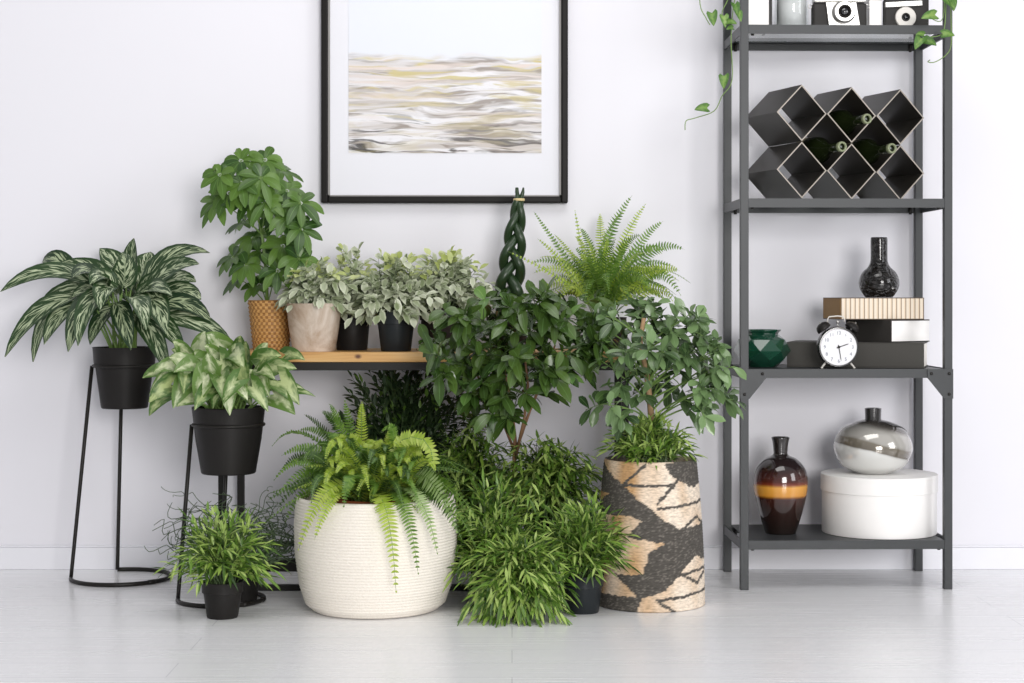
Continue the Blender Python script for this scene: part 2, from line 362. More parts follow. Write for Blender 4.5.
# ------------------------------------------------------------------ shelving unit (rack)
RF, RB = 4.55, 4.872; ps = .0215
rx0, rx1 = PX(740, RF), PX(953, RF); RT = 1.98
rack = thing('shelving_unit', 'tall charcoal metal shelving unit with open frame holding vases books and cameras', 'shelf', ((rx0+rx1)/2, (RF+RB)/2, 0))
for x in (rx0, rx1-ps):
    for y in (RF, RB-ps):
        b = MB(); b.bx(x, x+ps, y, y+ps, 0, RT); b.build('post', M['rack'], rack, smooth=False, bevel=.0012)
ZT = [1.487, 1.03, .581, .130, RT-.01]; RH = .0235
for i, z in enumerate(ZT):
    b = MB(); lift = .0
    for y in (RF+.001, RB-.006): b.bx(rx0+ps, rx1-ps, y, y+.005, z-RH, z)
    for y in (RF+.006, RB-.026): b.bx(rx0+ps, rx1-ps, y, y+.02, z-.005, z-.001)
    for x in (rx0+.001, rx1-.006): b.bx(x, x+.005, RF+ps, RB-ps, z-RH, z)
    b.build('shelf_rail', M['rack'], rack, smooth=False)
    b = MB(); b.bx(rx0+ps+.0005, rx1-ps-.0005, RF+.0065, RB-.0065, z-.0008 if i not in (0, 1) else z-.0008, z+.0)
    if i in (0, 1):
        b = MB(); b.bx(rx0+ps+.0005, rx1-ps-.0005, RF+.0265, RB-.0265, z-.006, z)
        o = b.build('shelf_panel', M['glass'], rack, smooth=False); o['label'] = 'clear glass shelf panel'
    else: b.build('shelf_panel', M['rack'], rack, smooth=False)
    for x in (rx0+ps+.012, rx1-ps-.012):
        for y in (RF+.012, RB-.012):
            b = MB(); b.lathe([(.002, -.0275), (.0045, -.027), (.0045, -.0052), (.003, -.0051)], 10, (x, y, z)); b.build('bolt', M['metal'], rack)
# gusset brackets at the middle shelf
for sx in (0, 1):
    b = MB(); z = ZT[2]
    xa = rx0-.001 if sx == 0 else rx1+.001; dx = 1 if sx == 0 else -1
    pts = [(0, 0), (.068, 0), (.068, -RH), (.024, -.078), (0, -.078)]
    y0, y1 = RF-.003, RF-.0002
    vs_ = [V((xa+dx*px, y, z+pz)) for y in (y0, y1) for px, pz in pts]; k = 5
    b.add(vs_, [tuple(range(k)), tuple(range(2*k-1, k-1, -1))]+[(i, i+k, (i+1) % k+k, (i+1) % k) for i in range(k)])
    br_ = b.build('corner_bracket', M['rack'], rack, smooth=False)
    for px, pz in ((.011, -.012), (.058, -.012), (.011, -.066)):
        b = MB(); b.lathe([(.0042, 0), (.0042, .0018), (.0025, .003)], 10, (xa+dx*px, y0, z+pz), axis=Matrix.Rotation(pi/2, 3, 'X'))
        b.build('rivet', M['metal'], br_)
rack.rotation_euler.z = R(1.3); rack.location.x -= .003

# ------------------------------------------------------------------ pots
def pot(root, x, y, z, rt, rb, h, mat, collar=.28, name='pot', rim=.004):
    b = MB(); t = .004
    zc = z+h*(1-collar); rc = rb+(rt-rb)*(1-collar)
    if collar: prof = [(rb*.96, z), (rb, z+.003), (rc-.001, zc-.001), (rc+rim*.6, zc), (rt-.001, z+h-.003), (rt, z+h), (rt-t, z+h), (rt-t-.001, z+h*.8), (rb*.8, z+.01)]
    else: prof = [(rb*.96, z), (rb, z+.003), ((rb+rt)/2+rim*.5, z+h/2), (rt, z+h-.002), (rt-.001, z+h), (rt-t*1.5, z+h), (rt-t*2, z+h*.8), (rb*.8, z+.01)]
    b.lathe(prof, 48, (x, y, 0)); o = sharp(b.build(name, mat, root), 30)
    b = MB(); zs = z+h*.86; rs = (rb+(rt-rb)*.86)-t*1.6
    b.lathe([(rs, zs-.02), (rs, zs), (rs*.6, zs+.004), (.002, zs+.006)], 24, (x, y, 0)); b.build('soil', M['soil'], root)
    return zs
# ------------------------------------------------------------------ plant generators
def gauss(a, s_): return max(a-2*s_, min(a+2*s_, rnd.gauss(a, s_)))
def bush(root, base, rad, nst, leafL, leafW, per, mats, el0=-.1, el1=1.3, prof=grass, mixp=.3, az=None, shape=1.0,
         spread=.6, stemr=.0009, stemmat=None, baser=.03, start=.3, lang=.75, tips=None, droop=.35, tipmix=False, zmin=None, lean=0, lift=.55, ymax=None, ymin=None):
    """bushy plant: stems from the pot to points on an ellipsoid, narrow leaves along each stem"""
    fo = MB(); st = MB(); base = V(base)
    TT = []
    for i in range(nst):
        a = (i*2.39996+rnd.random()*.5) if az is None else rnd.uniform(*az)
        e = el0+(el1-el0)*(((i+.5)/nst)**.8 if not shape else rnd.random()**shape); q = rnd.uniform(.58, 1.05)
        TT.append(V((rad[0]*cos(e)*cos(a)*q, rad[1]*cos(e)*sin(a)*q, rad[2]*sin(e)*q))+base+V((0, lean*q, 0)))
    if tips: TT += [V(t) for t in tips]
    for tp in TT:
        if zmin is not None: tp.z = max(tp.z, zmin+rnd.random()*.015)
        if ymax is not None: tp.y = min(tp.y, ymax-rnd.random()*.02)
        if ymin is not None: tp.y = max(tp.y, ymin+rnd.random()*.02)
        a = rnd.uniform(0, 2*pi); r_ = baser*math.sqrt(rnd.random())
        p0 = base+V((r_*cos(a), r_*sin(a), -.005)); dv = tp-p0
        p1 = p0+V((dv.x*.35, dv.y*.35, max(dv.z*.5, 0)+lift*math.hypot(dv.x, dv.y)*.9+.01))
        pts = bez(p0, p1, tp, 8); st.tube(pts, lambda t: stemr*(1.3-.7*t), 5)
        for j in range(per):
            t = start+(1-start)*(j/(max(1, per-1))); k = min(7, int(t*8)); f_ = t*8-k
            c = pts[k].lerp(pts[k+1], min(1, f_)); T = (pts[k+1]-pts[k]).normalized()
            side = T.orthogonal().normalized(); side.rotate(Matrix.Rotation(j*2.4+rnd.random()*1.2, 3, T))
            la = lang*rnd.uniform(.6, 1.3)*(1 if j < per-1 else .1)
            d = T*cos(la)+side*sin(la); L = leafL*rnd.uniform(.7, 1.15)*(1-.25*max(0, t-.7))
            mi = (1 if (t > .85 and tp.z-base.z > rad[2]*.6 and rnd.random() < .6) else 0) if tipmix else (1 if rnd.random() < mixp else 0)
            e_ = c+d*L
            if zmin is not None and e_.z < zmin: d.z = max(d.z, (zmin-c.z)/L)
            if ymax is not None and e_.y > ymax: d.y = -abs(d.y)
            fo.leaf(c, d, L, leafW*rnd.uniform(.8, 1.2), prof, droop=droop*rnd.uniform(.2, 1.2), n=3, fold=.25, mat=mi if len(mats) > 1 else 0, up=V((0, -.5, 1)))
    st.build('stems', stemmat or M['darkstem'], root); return fo.build('foliage', mats, root)
def frond(fo, st, p0, p1, p2, n=22, L=.03, W=.009, mat=0, roll=0, side=None, start=.12, gap=1.12, taper=1.0, r=.0012):
    face = side == 'face'; side = None if face else side
    p0, p1, p2 = V(p0), V(p1), V(p2); N = 40; pts = bez(p0, p1, p2, N)
    rad = V((p2.x-p0.x, p2.y-p0.y, 0)); rad = rad.normalized() if rad.length > .01 else V((0, -1, 0))
    sd0 = V(side).normalized() if side is not None else rad.cross(V((0, 0, 1))).normalized()
    st.tube(pts[::4], lambda t: r*(1.2-.8*t), 5)
    flen = sum((pts[i+1]-pts[i]).length for i in range(N)); n = max(8, int(flen*(1-start)/(W*.82*gap)))
    for i in range(n):
        t = start+(1-start)*i/n; k = min(N-1, int(t*N)); c = pts[k].lerp(pts[k+1], t*N-k); T = (pts[k+1]-pts[k]).normalized()
        sd = T.cross(V((0, -1, .25))).normalized() if face else sd0.copy(); sd.rotate(Matrix.Rotation(roll, 3, T)); sd = (sd-T*sd.dot(T)).normalized(); Nn = sd.cross(T)
        u = (t-start)/(1-start); l = L*(min(1, .45+u*2.4))*(1-u**2.6*.85)*taper
        for sgn in (-1, 1):
            d = (sd*sgn+T*.28+Nn*rnd.uniform(-.18, .12)).normalized()
            ll = l*rnd.uniform(.88, 1.08)
            fo.leafc(c, c+d*ll*.5+Nn*.001, c+d*ll+T*ll*.08-Nn*ll*.12, W*.82*(1-.35*u), lambda q: max(.06, (1-q**2.6)*min(1, .75+q)), Nn, n=3, fold=.1, mat=mat)
    fo.leaf(pts[-1], pts[-1]-pts[-2], L*.25, W*.6, grass, droop=.1, n=2, mat=mat)

# ---- black pot plant stands
def stand(cx, cy, r, ztop, rt, label, a1, a2, hx=0):
    root = thing('plant_stand', label, 'plant stand', (cx, cy, 0), group='thin black ring plant stands'); t = .0058
    b = MB(); n = 44; a_end = a1+2*pi-((a1-a2) % (2*pi))
    span = ((a2-a1) % (2*pi))
    b.tube([V((cx+r*cos(a1+span*i/n), cy+r*sin(a1+span*i/n), t)) for i in range(n+1)], t, 10)
    b.build('base_ring', M['metal'], root)
    for a in (a1+span*.47, a1+span*.62):
        b = MB(); b.tube([V((cx+r*cos(a+k*.03), cy+r*sin(a+k*.03), t)) for k in (-3, 0, 3)], t*1.18, 10)
        b.build('ring_sleeve', M['metal'], root)
    b = MB(); b.tube([V((hx+rt*cos(2*pi*i/40), cy+rt*sin(2*pi*i/40), ztop)) for i in range(40)], .0042, 8, closed=True)
    b.build('holder_ring', M['metal'], root)
    for a, at in ((a1, a1), (a2, a2)):
        b = MB(); p = V((cx+r*cos(a), cy+r*sin(a), t)); q = V((hx+(rt+.003)*cos(at), cy+(rt+.003)*sin(at), ztop))
        b.tube([p, p.lerp(q, .05), p.lerp(q, .5), q], .0052, 10); b.build('leg', M['metal'], root)
    return root
# stand 1
s1x, s1y = PX(121, 4.725), 4.725
stand(s1x, s1y, .133, PZ(366, 4.70), .0835, 'taller thin black metal ring stand at the far left by the wall', R(190), R(107), PX(124.5, 4.725))
z1b, z1t = PZ(408, s1y), PZ(347, s1y)
pl = thing('chinese_evergreen', 'silver-striped long-leaved plant in black pot held high on the tall left stand', 'potted plant', (PX(124.5, s1y), s1y, z1b))
px0 = PX(124.5, s1y); zs = pot(pl, px0, s1y, z1b, .0865, .063, z1t-z1b, M['pot'], .3)
fo = MB(); st = MB()
AG = [(92,284,50,256,0,292,4.66),(80,296,35,300,5,357,4.62),(84,292,40,300,33,362,4.68),(78,276,52,252,42,262,4.80),(108,300,76,296,68,352,4.58),
 (112,292,84,290,78,346,4.52),(116,302,124,312,131,350,4.52),(131,290,129,262,134,238,4.74),(126,284,116,262,100,248,4.8),(142,288,168,242,210,253,4.72),
 (144,292,172,258,199,264,4.66),(146,300,188,280,201,300,4.70),(148,306,190,292,211,322,4.64),(143,298,157,292,166,334,4.54),(134,314,152,318,170,376,4.53),
 (150,316,190,310,232,342,4.62),(100,280,86,262,72,278,4.62),(104,292,70,274,30,318,4.72),(122,288,128,270,122,252,4.68),(120,294,102,276,100,310,4.55),
 (137,300,150,280,172,296,4.6),(92,304,60,300,44,345,4.62),(140,310,165,318,185,352,4.56),(128,300,140,290,146,330,4.5),(146,296,180,268,196,282,4.78),
 (140,300,170,290,184,318,4.76),(100,296,64,282,38,308,4.8),(112,286,96,266,62,262,4.76),(138,284,146,262,150,252,4.8),(118,306,98,312,90,345,4.66)]
for i in range(14):
    a = rnd.uniform(0, 2*pi); r1 = rnd.uniform(40, 75); AG.append((124+cos(a)*18, 292+rnd.uniform(-8, 10), 124+cos(a)*r1*.6, 270+rnd.uniform(-8, 22), 124+cos(a)*r1, 296+rnd.uniform(-15, 40), 4.72+sin(a)*.16))
for a_, b_, c_, d_, e_, f_, ye in AG:
    ys = s1y+(ye-s1y)*.3; ym = s1y+(ye-s1y)*.65
    p0, p1, p2 = P(a_, b_, ys), P(c_, d_, ym), P(e_, f_, ye)
    fo.leafc(p0, p1, p2, rnd.uniform(.06, .078), lance, V((rnd.uniform(-.5, .5), -1.0, .8)), n=10, fold=rnd.uniform(.15, .4), wave=.02)
    q = V((px0+rnd.uniform(-.03, .03), s1y+rnd.uniform(-.03, .03), zs)); st.tube(bez(q, q.lerp(p0, .5)+V((0, 0, .03)), p0, 5), lambda t: .0038-.0018*t, 6)
st.build('stems', M['stem'], pl); fo.build('foliage', M['aglao'], pl)
# stand 2
s2x, s2y = PX(221, 4.385), 4.385
stand(s2x, s2y, .108, PZ(427, 4.30), .089, 'shorter thin black ring stand with the variegated arrowhead plant', R(184), R(100), PX(228.5, 4.385))
z2b, z2t = PZ(474, s2y-.02), PZ(408, s2y-.05); px0 = PX(228.5, s2y)
root = thing('arrowhead_plant', 'pale green and cream arrow-leaved plant in black pot on the shorter stand', 'potted plant', (px0, s2y, z2b))
zs = pot(root, px0, s2y, z2b, .0925, .069, z2t-z2b, M['pot'], .0)
fo = MB(); st = MB()
def arrowleaf(cpx, cpy, Y, dpx, dpy, size=.085, w=None):
    p0 = P(cpx, cpy, Y); d = V((dpx+rnd.uniform(-.45, .45), rnd.uniform(-.5, .1), -dpy+rnd.uniform(-.2, .5))).normalized(); L = size
    p2 = p0+d*L+V((0, -.008, -.01)); p1 = (p0+p2)/2+V((0, -.012, .014))
    fo.leafc(p0, p1, p2, w or size*rnd.uniform(.85, 1.05), arrow, V((rnd.uniform(-.5, .5), -1, .3)), n=7, fold=rnd.uniform(.05, .35), sweep=.5, wave=.015)
    q = V((px0+rnd.uniform(-.04, .04), s2y+rnd.uniform(-.04, .04), zs)); st.tube(bez(q, q.lerp(p0, .45)+V((0, 0, .03)), p0, 6), lambda t: .0026-.0012*t, 6)
for t in [(185,346,4.35,-.3,-1),(205,344,4.4,.1,-1),(222,340,4.45,-.5,-.6),(246,352,4.42,.5,-.9),(262,352,4.38,.7,-.7),(272,366,4.36,1,-.3),(280,378,4.32,.9,.4),(262,372,4.3,.5,.8),
          (240,370,4.28,.2,1),(222,372,4.25,-.2,1),(205,372,4.25,-.1,1),(190,378,4.3,-.4,1),(172,382,4.33,-.8,.7),(168,368,4.4,-1,.3),(180,362,4.35,-.9,.2),(200,360,4.3,-.5,.6),
          (218,358,4.28,.4,.8),(236,360,4.27,.3,1),(252,384,4.25,.5,.9),(285,352,4.45,1,-.1),(228,384,4.24,.1,1),(255,365,4.3,1,.2),(210,385,4.26,-.4,1),(272,392,4.33,.9,.5),
          (196,396,4.3,-.8,.5),(244,346,4.46,.1,-1),(232,352,4.4,-.1,-1),(168,392,4.38,-.7,.8),(212,368,4.4,-.7,.1),(260,380,4.44,.8,.6),(190,352,4.46,-.9,-.4),(238,378,4.22,-.3,1),(218,350,4.33,-.3,-.8)]:
    arrowleaf(t[0]+rnd.uniform(-3, 3), t[1]+3+(5 if t[4] < -.3 else 0), *t[2:], size=rnd.uniform(.052, .072))
for i in range(22): a = rnd.uniform(0, 2*pi); arrowleaf(226+cos(a)*rnd.uniform(10, 48), 368+rnd.uniform(-18, 18), 4.385+rnd.uniform(-.14, .1), cos(a)*.6, rnd.uniform(-.4, 1), size=rnd.uniform(.05, .07))
for t in [(286,384,4.38,1,.15),(292,392,4.36,.9,.5),(166,372,4.35,-.8,.9)]: arrowleaf(*t, size=.06, w=.022)
st.build('stems', M['stem'], root); fo.build('foliage', M['syng'], root)

# small bamboo-leaf plant in black pot front left
def potplant(name, label, px, Y, zb, rt, rb, h, pmat, cat='potted plant', group=None, collar=.3):
    x = PX(px, Y); root = thing(name, label, cat, (x, Y, zb), group=group); zs = pot(root, x, Y, zb, rt, rb, h, pmat, collar)
    return root, V((x, Y, zs))
BAM = [M['bamboo'], M['bamboo_light']]; G = 'small bamboo-leaved plants low by the floor'
root, c = potplant('bamboo_plant', 'small bushy bamboo-leaved plant in black pot on floor in front of the short stand', 222.5, 4.165, 0, .051, .0375, .087, M['pot'], group=G)
bush(root, c+V((0, 0, -.004)), (.15, .11, .19), 95, .046, .0068, 13, BAM, el0=.14, el1=1.45, baser=.035, mixp=.4, start=.25)
# curly rush behind
root, c = potplant('curly_rush', 'dark curly rush with corkscrew stems in black pot inside the short stand base', 243, 4.40, 0, .045, .036, .085, M['pot'])
st = MB()
for i in range(130):
    a = rnd.uniform(0, 2*pi); e = rnd.uniform(.35, 1.3); L = rnd.uniform(.2, .32)
    dirv = V((cos(a)*cos(e)*1.15, sin(a)*cos(e)*.7, sin(e))); p = c+V((rnd.uniform(-.02, .02), rnd.uniform(-.02, .02), 0)); pts = []
    s1 = dirv.orthogonal().normalized(); s2 = dirv.cross(s1); turns = rnd.uniform(2.0, 4.6); ph = rnd.uniform(0, 6)
    for k in range(26):
        t = k/25; rr = .022*t*rnd.uniform(.9, 1.1)*(1 if i % 3 else .5)
        pts.append(p+dirv*L*t*(1-.15*t)+s1*rr*cos(ph+turns*2*pi*t)+s2*rr*sin(ph+turns*2*pi*t)+V((0, 0, -.05*t*t)))
        if pts[-1].y > 4.50: pts[-1].y = 4.50
    st.tube(pts, lambda t: .0019-.001*t, 5)
for tx, ty, mx, my in ((160,490,190,480),(166,507,195,500),(282,500,266,470),(284,520,280,480),(272,490,262,476),(172,500,200,470)):
    pp = bez(c, P(mx, my, 4.4), P(tx, ty, 4.42), 24); pts = [q+V((.008*sin(i*.8), 0, .008*cos(i*.8)))*(i/24) for i, q in enumerate(pp)]
    st.tube(pts, lambda t: .0014-.0007*t, 5)
st.build('foliage', M['juncus'], root)

# ------------------------------------------------------------------ plants on the bench (left half)
Y = 4.72; root = thing('umbrella_tree', 'upright umbrella tree with hand-shaped leaves in woven rattan pot at bench left end', 'potted plant', (PX(271, Y), Y, BT))
x = PX(271, Y); b = MB(); h = .135; prof = []
for i in range(37): z = BT+h*i/36; rr = .048+.014*(i/36)+.0016*(sin(i*pi/1.5)); prof.append((rr, z))
prof += [(.064, BT+h), (.058, BT+h+.001), (.055, BT+h*.7), (.04, BT+.02)]
b.lathe(prof, 96, (x, Y, 0), wob=lambda a, z: 1+.018*sin(a*24+round((z-BT)/.0075)*pi))
rm = NT('rattan_weave'); ck = rm.new('ShaderNodeTexChecker'); ck.inputs['Scale'].default_value = 1
mp = rm.new('ShaderNodeMapping'); mp.inputs['Scale'].default_value = (48, 18, 1); rm.l(rm.coord(kind='UV'), mp.inputs[0]); rm.l(mp.outputs[0], ck.inputs[0])
rm.set(Base_Color=rm.mix(rm.math('ADD', rm.math('MULTIPLY', ck.outputs[1], .75), rm.math('MULTIPLY', rm.noise(60, 3, rm.coord()), .3)), srgb('#cf9f5e'), srgb('#8e6230')), Roughness=.6)
rm.bump(ck.outputs[1], .4, .003)
b.build('rattan_pot', rm.m, root)
b = MB(); b.lathe([(.056, BT+h*.8), (.055, BT+h*.88), (.002, BT+h*.92)], 20, (x, Y, 0)); b.build('soil', M['soil'], root)
fo = MB(); st = MB(); trunk = [V((x-.01, Y, BT+h*.88)), P(266, 270, 4.72), P(262, 235, 4.71), P(254, 195, 4.72), P(250, 168, 4.73)]
st.tube(trunk, lambda t: .005-.0025*t, 7)
def palmate(c, axis, nl, L, W, mats=0, drop=.45):
    axis = unit(axis); s1 = axis.orthogonal().normalized(); s2 = axis.cross(s1); ph = rnd.uniform(0, 6)
    for k in range(nl):
        a = ph+2*pi*k/nl; d = (s1*cos(a)+s2*sin(a))*1.0+axis*rnd.uniform(.05, .4); l = L*rnd.uniform(.8, 1.1)
        d.normalize(); q = c+d*l*.1; st.tube([c, q], .0009, 4)
        fo.leaf(q, d, l, W*rnd.uniform(.95, 1.2), lambda t: max(.12, sin(pi*(.08+.92*t)**1.15)**.7), droop=drop*rnd.uniform(.5, 1.6), n=6, fold=.18, up=axis+V((0, -.3, .3)), mat=mats)
for (a_, b_) in [(217,172),(214,199),(238,158),(262,157),(279,168),(258,175),(264,198),(238,180),(297,200),(240,220),(270,214),(298,226),(260,248),(280,243),(230,254),(256,282),(236,276),(296,256),(247,198),(284,188),(226,190),(250,235),(275,268),(243,262),(285,215)]:
    yy = 4.72+rnd.uniform(-.12, .1); c = P(a_+3, b_+3, yy); k = min(range(5), key=lambda i: abs(trunk[i].z-(c.z-.05)))
    q = trunk[k]; st.tube(bez(q, (q+c)/2+V((0, 0, .02)), c, 5), lambda t: .0019-.0008*t, 5)
    out = V((c.x-q.x, c.y-q.y-.05, 0)); palmate(c, V((out.x*6, out.y*6-.5, .55)), rnd.choice((7, 8, 8, 9)), rnd.uniform(.054, .070), .0245, drop=.6)
st.build('stems', M['stem'], root); fo.build('foliage', M['scheff'], root)

SG = [M['sage'], M['sagetip']]; GS = 'silver-leaved bushy plants in a row on the bench top'
Z = BT
wp = NT('weathered_whitewashed_clay'); nz = wp.noise(9, 6, wp.coord(), .8, .65); n2 = wp.noise(3, 2, wp.coord((1, 1, .5)))
wp.set(Base_Color=wp.mix(wp.ramp(n2, [(.4, (0,)*3), (.6, (1,)*3)]), wp.ramp(nz, [(.35, srgb('#9b8570')), (.52, srgb('#c3b3a1')), (.7, srgb('#dad1c6'))]), wp.ramp(nz, [(.35, srgb('#b29c88')), (.6, srgb('#d8cdc2'))])), Roughness=.85); wp.bump(nz, .3, .002)
KW = dict(prof=ellip, tipmix=True, baser=.05, start=.2, lang=.95, el0=-.02, el1=1.4, droop=.5)
root, c = potplant('silver_sage_plant', 'silver-leaved bushy plant in whitewashed clay pot on the bench beside the rattan pot', 314, 4.625, Z, .0735, .057, .128, wp.m, group=GS, collar=0)
bush(root, c, (.115, .10, .145), 84, .038, .0195, 11, SG, **dict(KW, el0=.12))
root, c = potplant('silver_sage_plant', 'silver-leaved plant in black pot close behind the whitewashed pot on its right', 352, 4.72, Z, .052, .042, .105, M['pot'], group=GS)
bush(root, c, (.10, .10, .185), 75, .038, .019, 11, SG, **KW)
root, c = potplant('silver_sage_plant', 'silver-leaved plant in charcoal pot nearest the bench edge, in the middle of the row', 396, 4.62, Z, .054, .040, .105, M['blue_pot'], group=GS)
bush(root, c, (.13, .10, .17), 95, .040, .020, 11, SG, **KW)
root, c = potplant('silver_sage_plant', 'rightmost silver-leaved plant of the bench row, in dark brown pot beside the braided plant', 446, 4.69, Z, .072, .062, .118, M['brown_pot'], group=GS)
bush(root, c, (.145, .11, .165), 105, .040, .020, 11, SG, **KW)

# braided snake plant
Y = 4.72; root, c = potplant('braided_snake_plant', 'tall dark green braided cylindrical snake plant tied near its top, standing on the bench', 508, Y, Z, .06, .048, .10, M['pot'])
zt, zb_ = PZ(200, Y), PZ(318, Y)
for k in range(3):
    pts = []; n = 60; ph = 2*pi*k/3
    for i in range(n+1):
        t = i/n; z = c.z+(zt-c.z)*t; A = .0265*(1-t**3*.78)*(min(1, .5+t*3)); th = ph+t*2*pi*1.5
        xc = PX(508+(512+7-508)*t**1.3, Y)
        pts.append(V((xc+A*sin(th), Y+.017*sin(2*th)*(1-.6*t), z)))
    tipx = (-.008, .001, .007)[k]
    pts += [V((pts[-1].x+tipx*.3, Y, zt+.010)), V((pts[-1].x+tipx*.8, Y, zt+.022)), V((pts[-1].x+tipx*1.0, Y, zt+.034))]
    b = MB(); b.tube(pts, lambda t: (.0172-.0082*t) if t < .93 else max(.0012, .009*max(0, 1-(t-.93)/.075)**.5), 12); b.build('braided_leaf', M['sans'], root)
b = MB(); b.lathe([(.0145, zt-.003), (.0155, zt-.002), (.0155, zt+.003), (.0145, zt+.004)], 20, (PX(519, Y), Y, 0)); b.build('tie', M['tie'], root)

# fern on bench
Y = 4.68; root, c = potplant('boston_fern', 'bright upright fern with feathery arching fronds on the right end of the bench', 604, Y, Z, .062, .05, .09, M['brown_pot'], cat='fern')
fo = MB(); st = MB(); cb = c
def F2(a, b_, y1, c_, d_, y2, **k):
    frond(fo, st, cb+V((rnd.uniform(-.03, .03), rnd.uniform(-.03, .03), 0)), P(a, b_, y1), P(c_, d_, y2), **k)
for t in [(598,240,4.7,631,197,4.72),(592,250,4.7,622,212,4.75),(584,270,4.72,575,211,4.74),(560,250,4.75,534,212,4.76),(570,262,4.66,538,239,4.64),(575,280,4.6,509,252,4.58),
          (630,240,4.7,662,222,4.72),(640,230,4.72,683,249,4.7),(650,240,4.66,680,294,4.6),(630,250,4.6,650,290,4.5),(600,250,4.58,608,285,4.46),(575,262,4.6,560,300,4.5),(640,262,4.6,668,270,4.5),
          (615,245,4.72,645,205,4.8),(600,240,4.78,600,215,4.83),(580,260,4.8,555,235,4.85),(620,262,4.6,630,300,4.48),(590,250,4.62,585,300,4.48),(625,235,4.66,665,250,4.62),(612,240,4.65,640,235,4.55),
          (600,260,4.62,615,240,4.5),(650,260,4.68,678,270,4.66),(655,270,4.62,672,300,4.56)]:
    th = t[3] < 580 and t[4] < 260
    F2(*t, n=28, L=.013 if th else rnd.uniform(.020, .027), W=.0085, gap=1.45, side='face', mat=0 if rnd.random() < .6 else 1, roll=rnd.uniform(-.7, .7), start=.2)
for i in range(80):
    a = rnd.uniform(0, 2*pi); e = rnd.uniform(.1, 1.3); L = rnd.uniform(.14, .27); d = V((cos(a)*cos(e), sin(a)*cos(e)*.7, sin(e)))
    p2 = cb+d*L; p2.y = min(p2.y, 4.85); frond(fo, st, cb, cb+V((d.x*.4*L, d.y*.4*L, L*.8)), p2, n=26, L=.019, W=.0075, gap=1.5, side=rnd.choice(('face', None)), mat=rnd.choice((0, 0, 1)), roll=rnd.uniform(-1.1, 1.1))
st.build('stems', M['stem'], root); fo.build('fronds', [M['fern'], M['fern_lime']], root)

# ------------------------------------------------------------------ cream basket with fern
Y = 4.285; x = PX(375, Y)
root = thing('rope_basket', 'large round cream coiled rope basket standing on the floor', 'basket', (x, Y, 0))
def bprof(z):  # radius by height
    t = z/.277; pts = [(0, .152), (.06, .172), (.22, .187), (.5, .198), (.75, .200), (.9, .197), (1, .193)]
    for (a, ra), (b2, rb2) in zip(pts, pts[1:]):
        if t <= b2: u = (t-a)/(b2-a); return ra+(rb2-ra)*u
    return .193
b = MB(); prof = [(.0, .001), (.148, .001)]; nc = 38
for i in range(nc):
    for k in range(4):
        z = .277*(i+k/4)/nc; prof.append((bprof(z)+.0024*abs(sin(pi*(k+.0)/4)), z+.001))
prof += [(.194, .278), (.190, .281), (.185, .278), (.183, .25), (.188, .15), (.15, .02), (.0, .012)]
b.lathe(prof, 120, (x, Y, 0), cap=False, wob=lambda a, z: 1+.008*sin(3*a+1)+.004*sin(5*a+z*9))
cmn = NT('cream_cotton_rope'); uvm = cmn.new('ShaderNodeMapping'); uvm.inputs['Scale'].default_value = (230, 60, 1); cmn.l(cmn.coord(kind='UV'), uvm.inputs[0])
nz = cmn.noise(1, 2, uvm.outputs[0]); n3 = cmn.noise(14, 3, cmn.coord((1, 1, 4)))
cmn.set(Base_Color=cmn.mix(nz, srgb('#e6ddd0'), srgb('#f3eee6')), Roughness=.9); cmn.bump(nz, .6, .002)
b.build('woven_body', cmn.m, root)
root = thing('boston_fern', 'lime green fern with drooping fronds spilling over the cream basket rim', 'fern', (x, Y, .013))
zs = pot(root, x, Y, .013, .10, .075, .262, M['terracotta'], .2); cb = V((x, Y, zs))
fo = MB(); st = MB()
def F3(a, b_, y1, c_, d_, y2, mat=0, L=.028, roll=0, side=None, n=24, W=.010, b0=None, start=.12):
    frond(fo, st, cb+V((rnd.uniform(-.04, .04), rnd.uniform(-.04, .04), 0)) if b0 is None else V(b0), P(a, b_, y1), P(c_, d_, y2), mat=mat, L=L, roll=roll, side=side, n=n, W=W, start=start)
XS = (1, 0, 0)
F3(388,450,4.02,396,590,4.05,1,.031,side=XS,W=.011); F3(404,450,4.04,418,572,4.07,0,.027,side=XS); F3(418,448,4.06,437,552,4.10,2,.027,side=(1,.3,0))
F3(420,430,4.15,456,530,4.06,2,.036,side=(.75,-.45,.4),W=.012,n=26); F3(330,440,4.05,299,548,4.10,1,.030,side=(1,-.3,-.4),n=30)
F3(338,455,4.06,315,538,4.07,1,.024,side=XS); F3(350,440,4.0,344,505,4.06,0,.026,side=XS)
F3(320,440,4.3,278,508,4.34,3,.026,side='face',roll=.5); F3(310,430,4.25,275,479,4.2,0,.022,side='face',roll=.6); F3(310,430,4.35,283,470,4.4,3,.026,side='face')
for a, b_, c_, d_ in ((325,425,283,455),(322,440,290,495),(318,445,286,520),(335,420,300,430),(340,415,322,412),(330,450,296,480),(345,425,330,405),(325,435,280,492),(338,440,305,500)):
    F3(a, b_, rnd.uniform(4.15, 4.35), c_, d_, rnd.uniform(4.15, 4.42), rnd.choice((0, 3, 3)), rnd.uniform(.018, .025), side='face', roll=rnd.uniform(-.7, .7))
F3(305,400,4.3,273,445,4.25,0,.017,side=(.3,-.8,.5)); F3(335,430,4.3,305,415,4.4,3,.02,side=(.5,-.7,.5)); F3(350,440,4.3,345,402,4.25,0,.022,side=XS); F3(360,430,4.2,362,403,4.15,1,.02,side=XS)
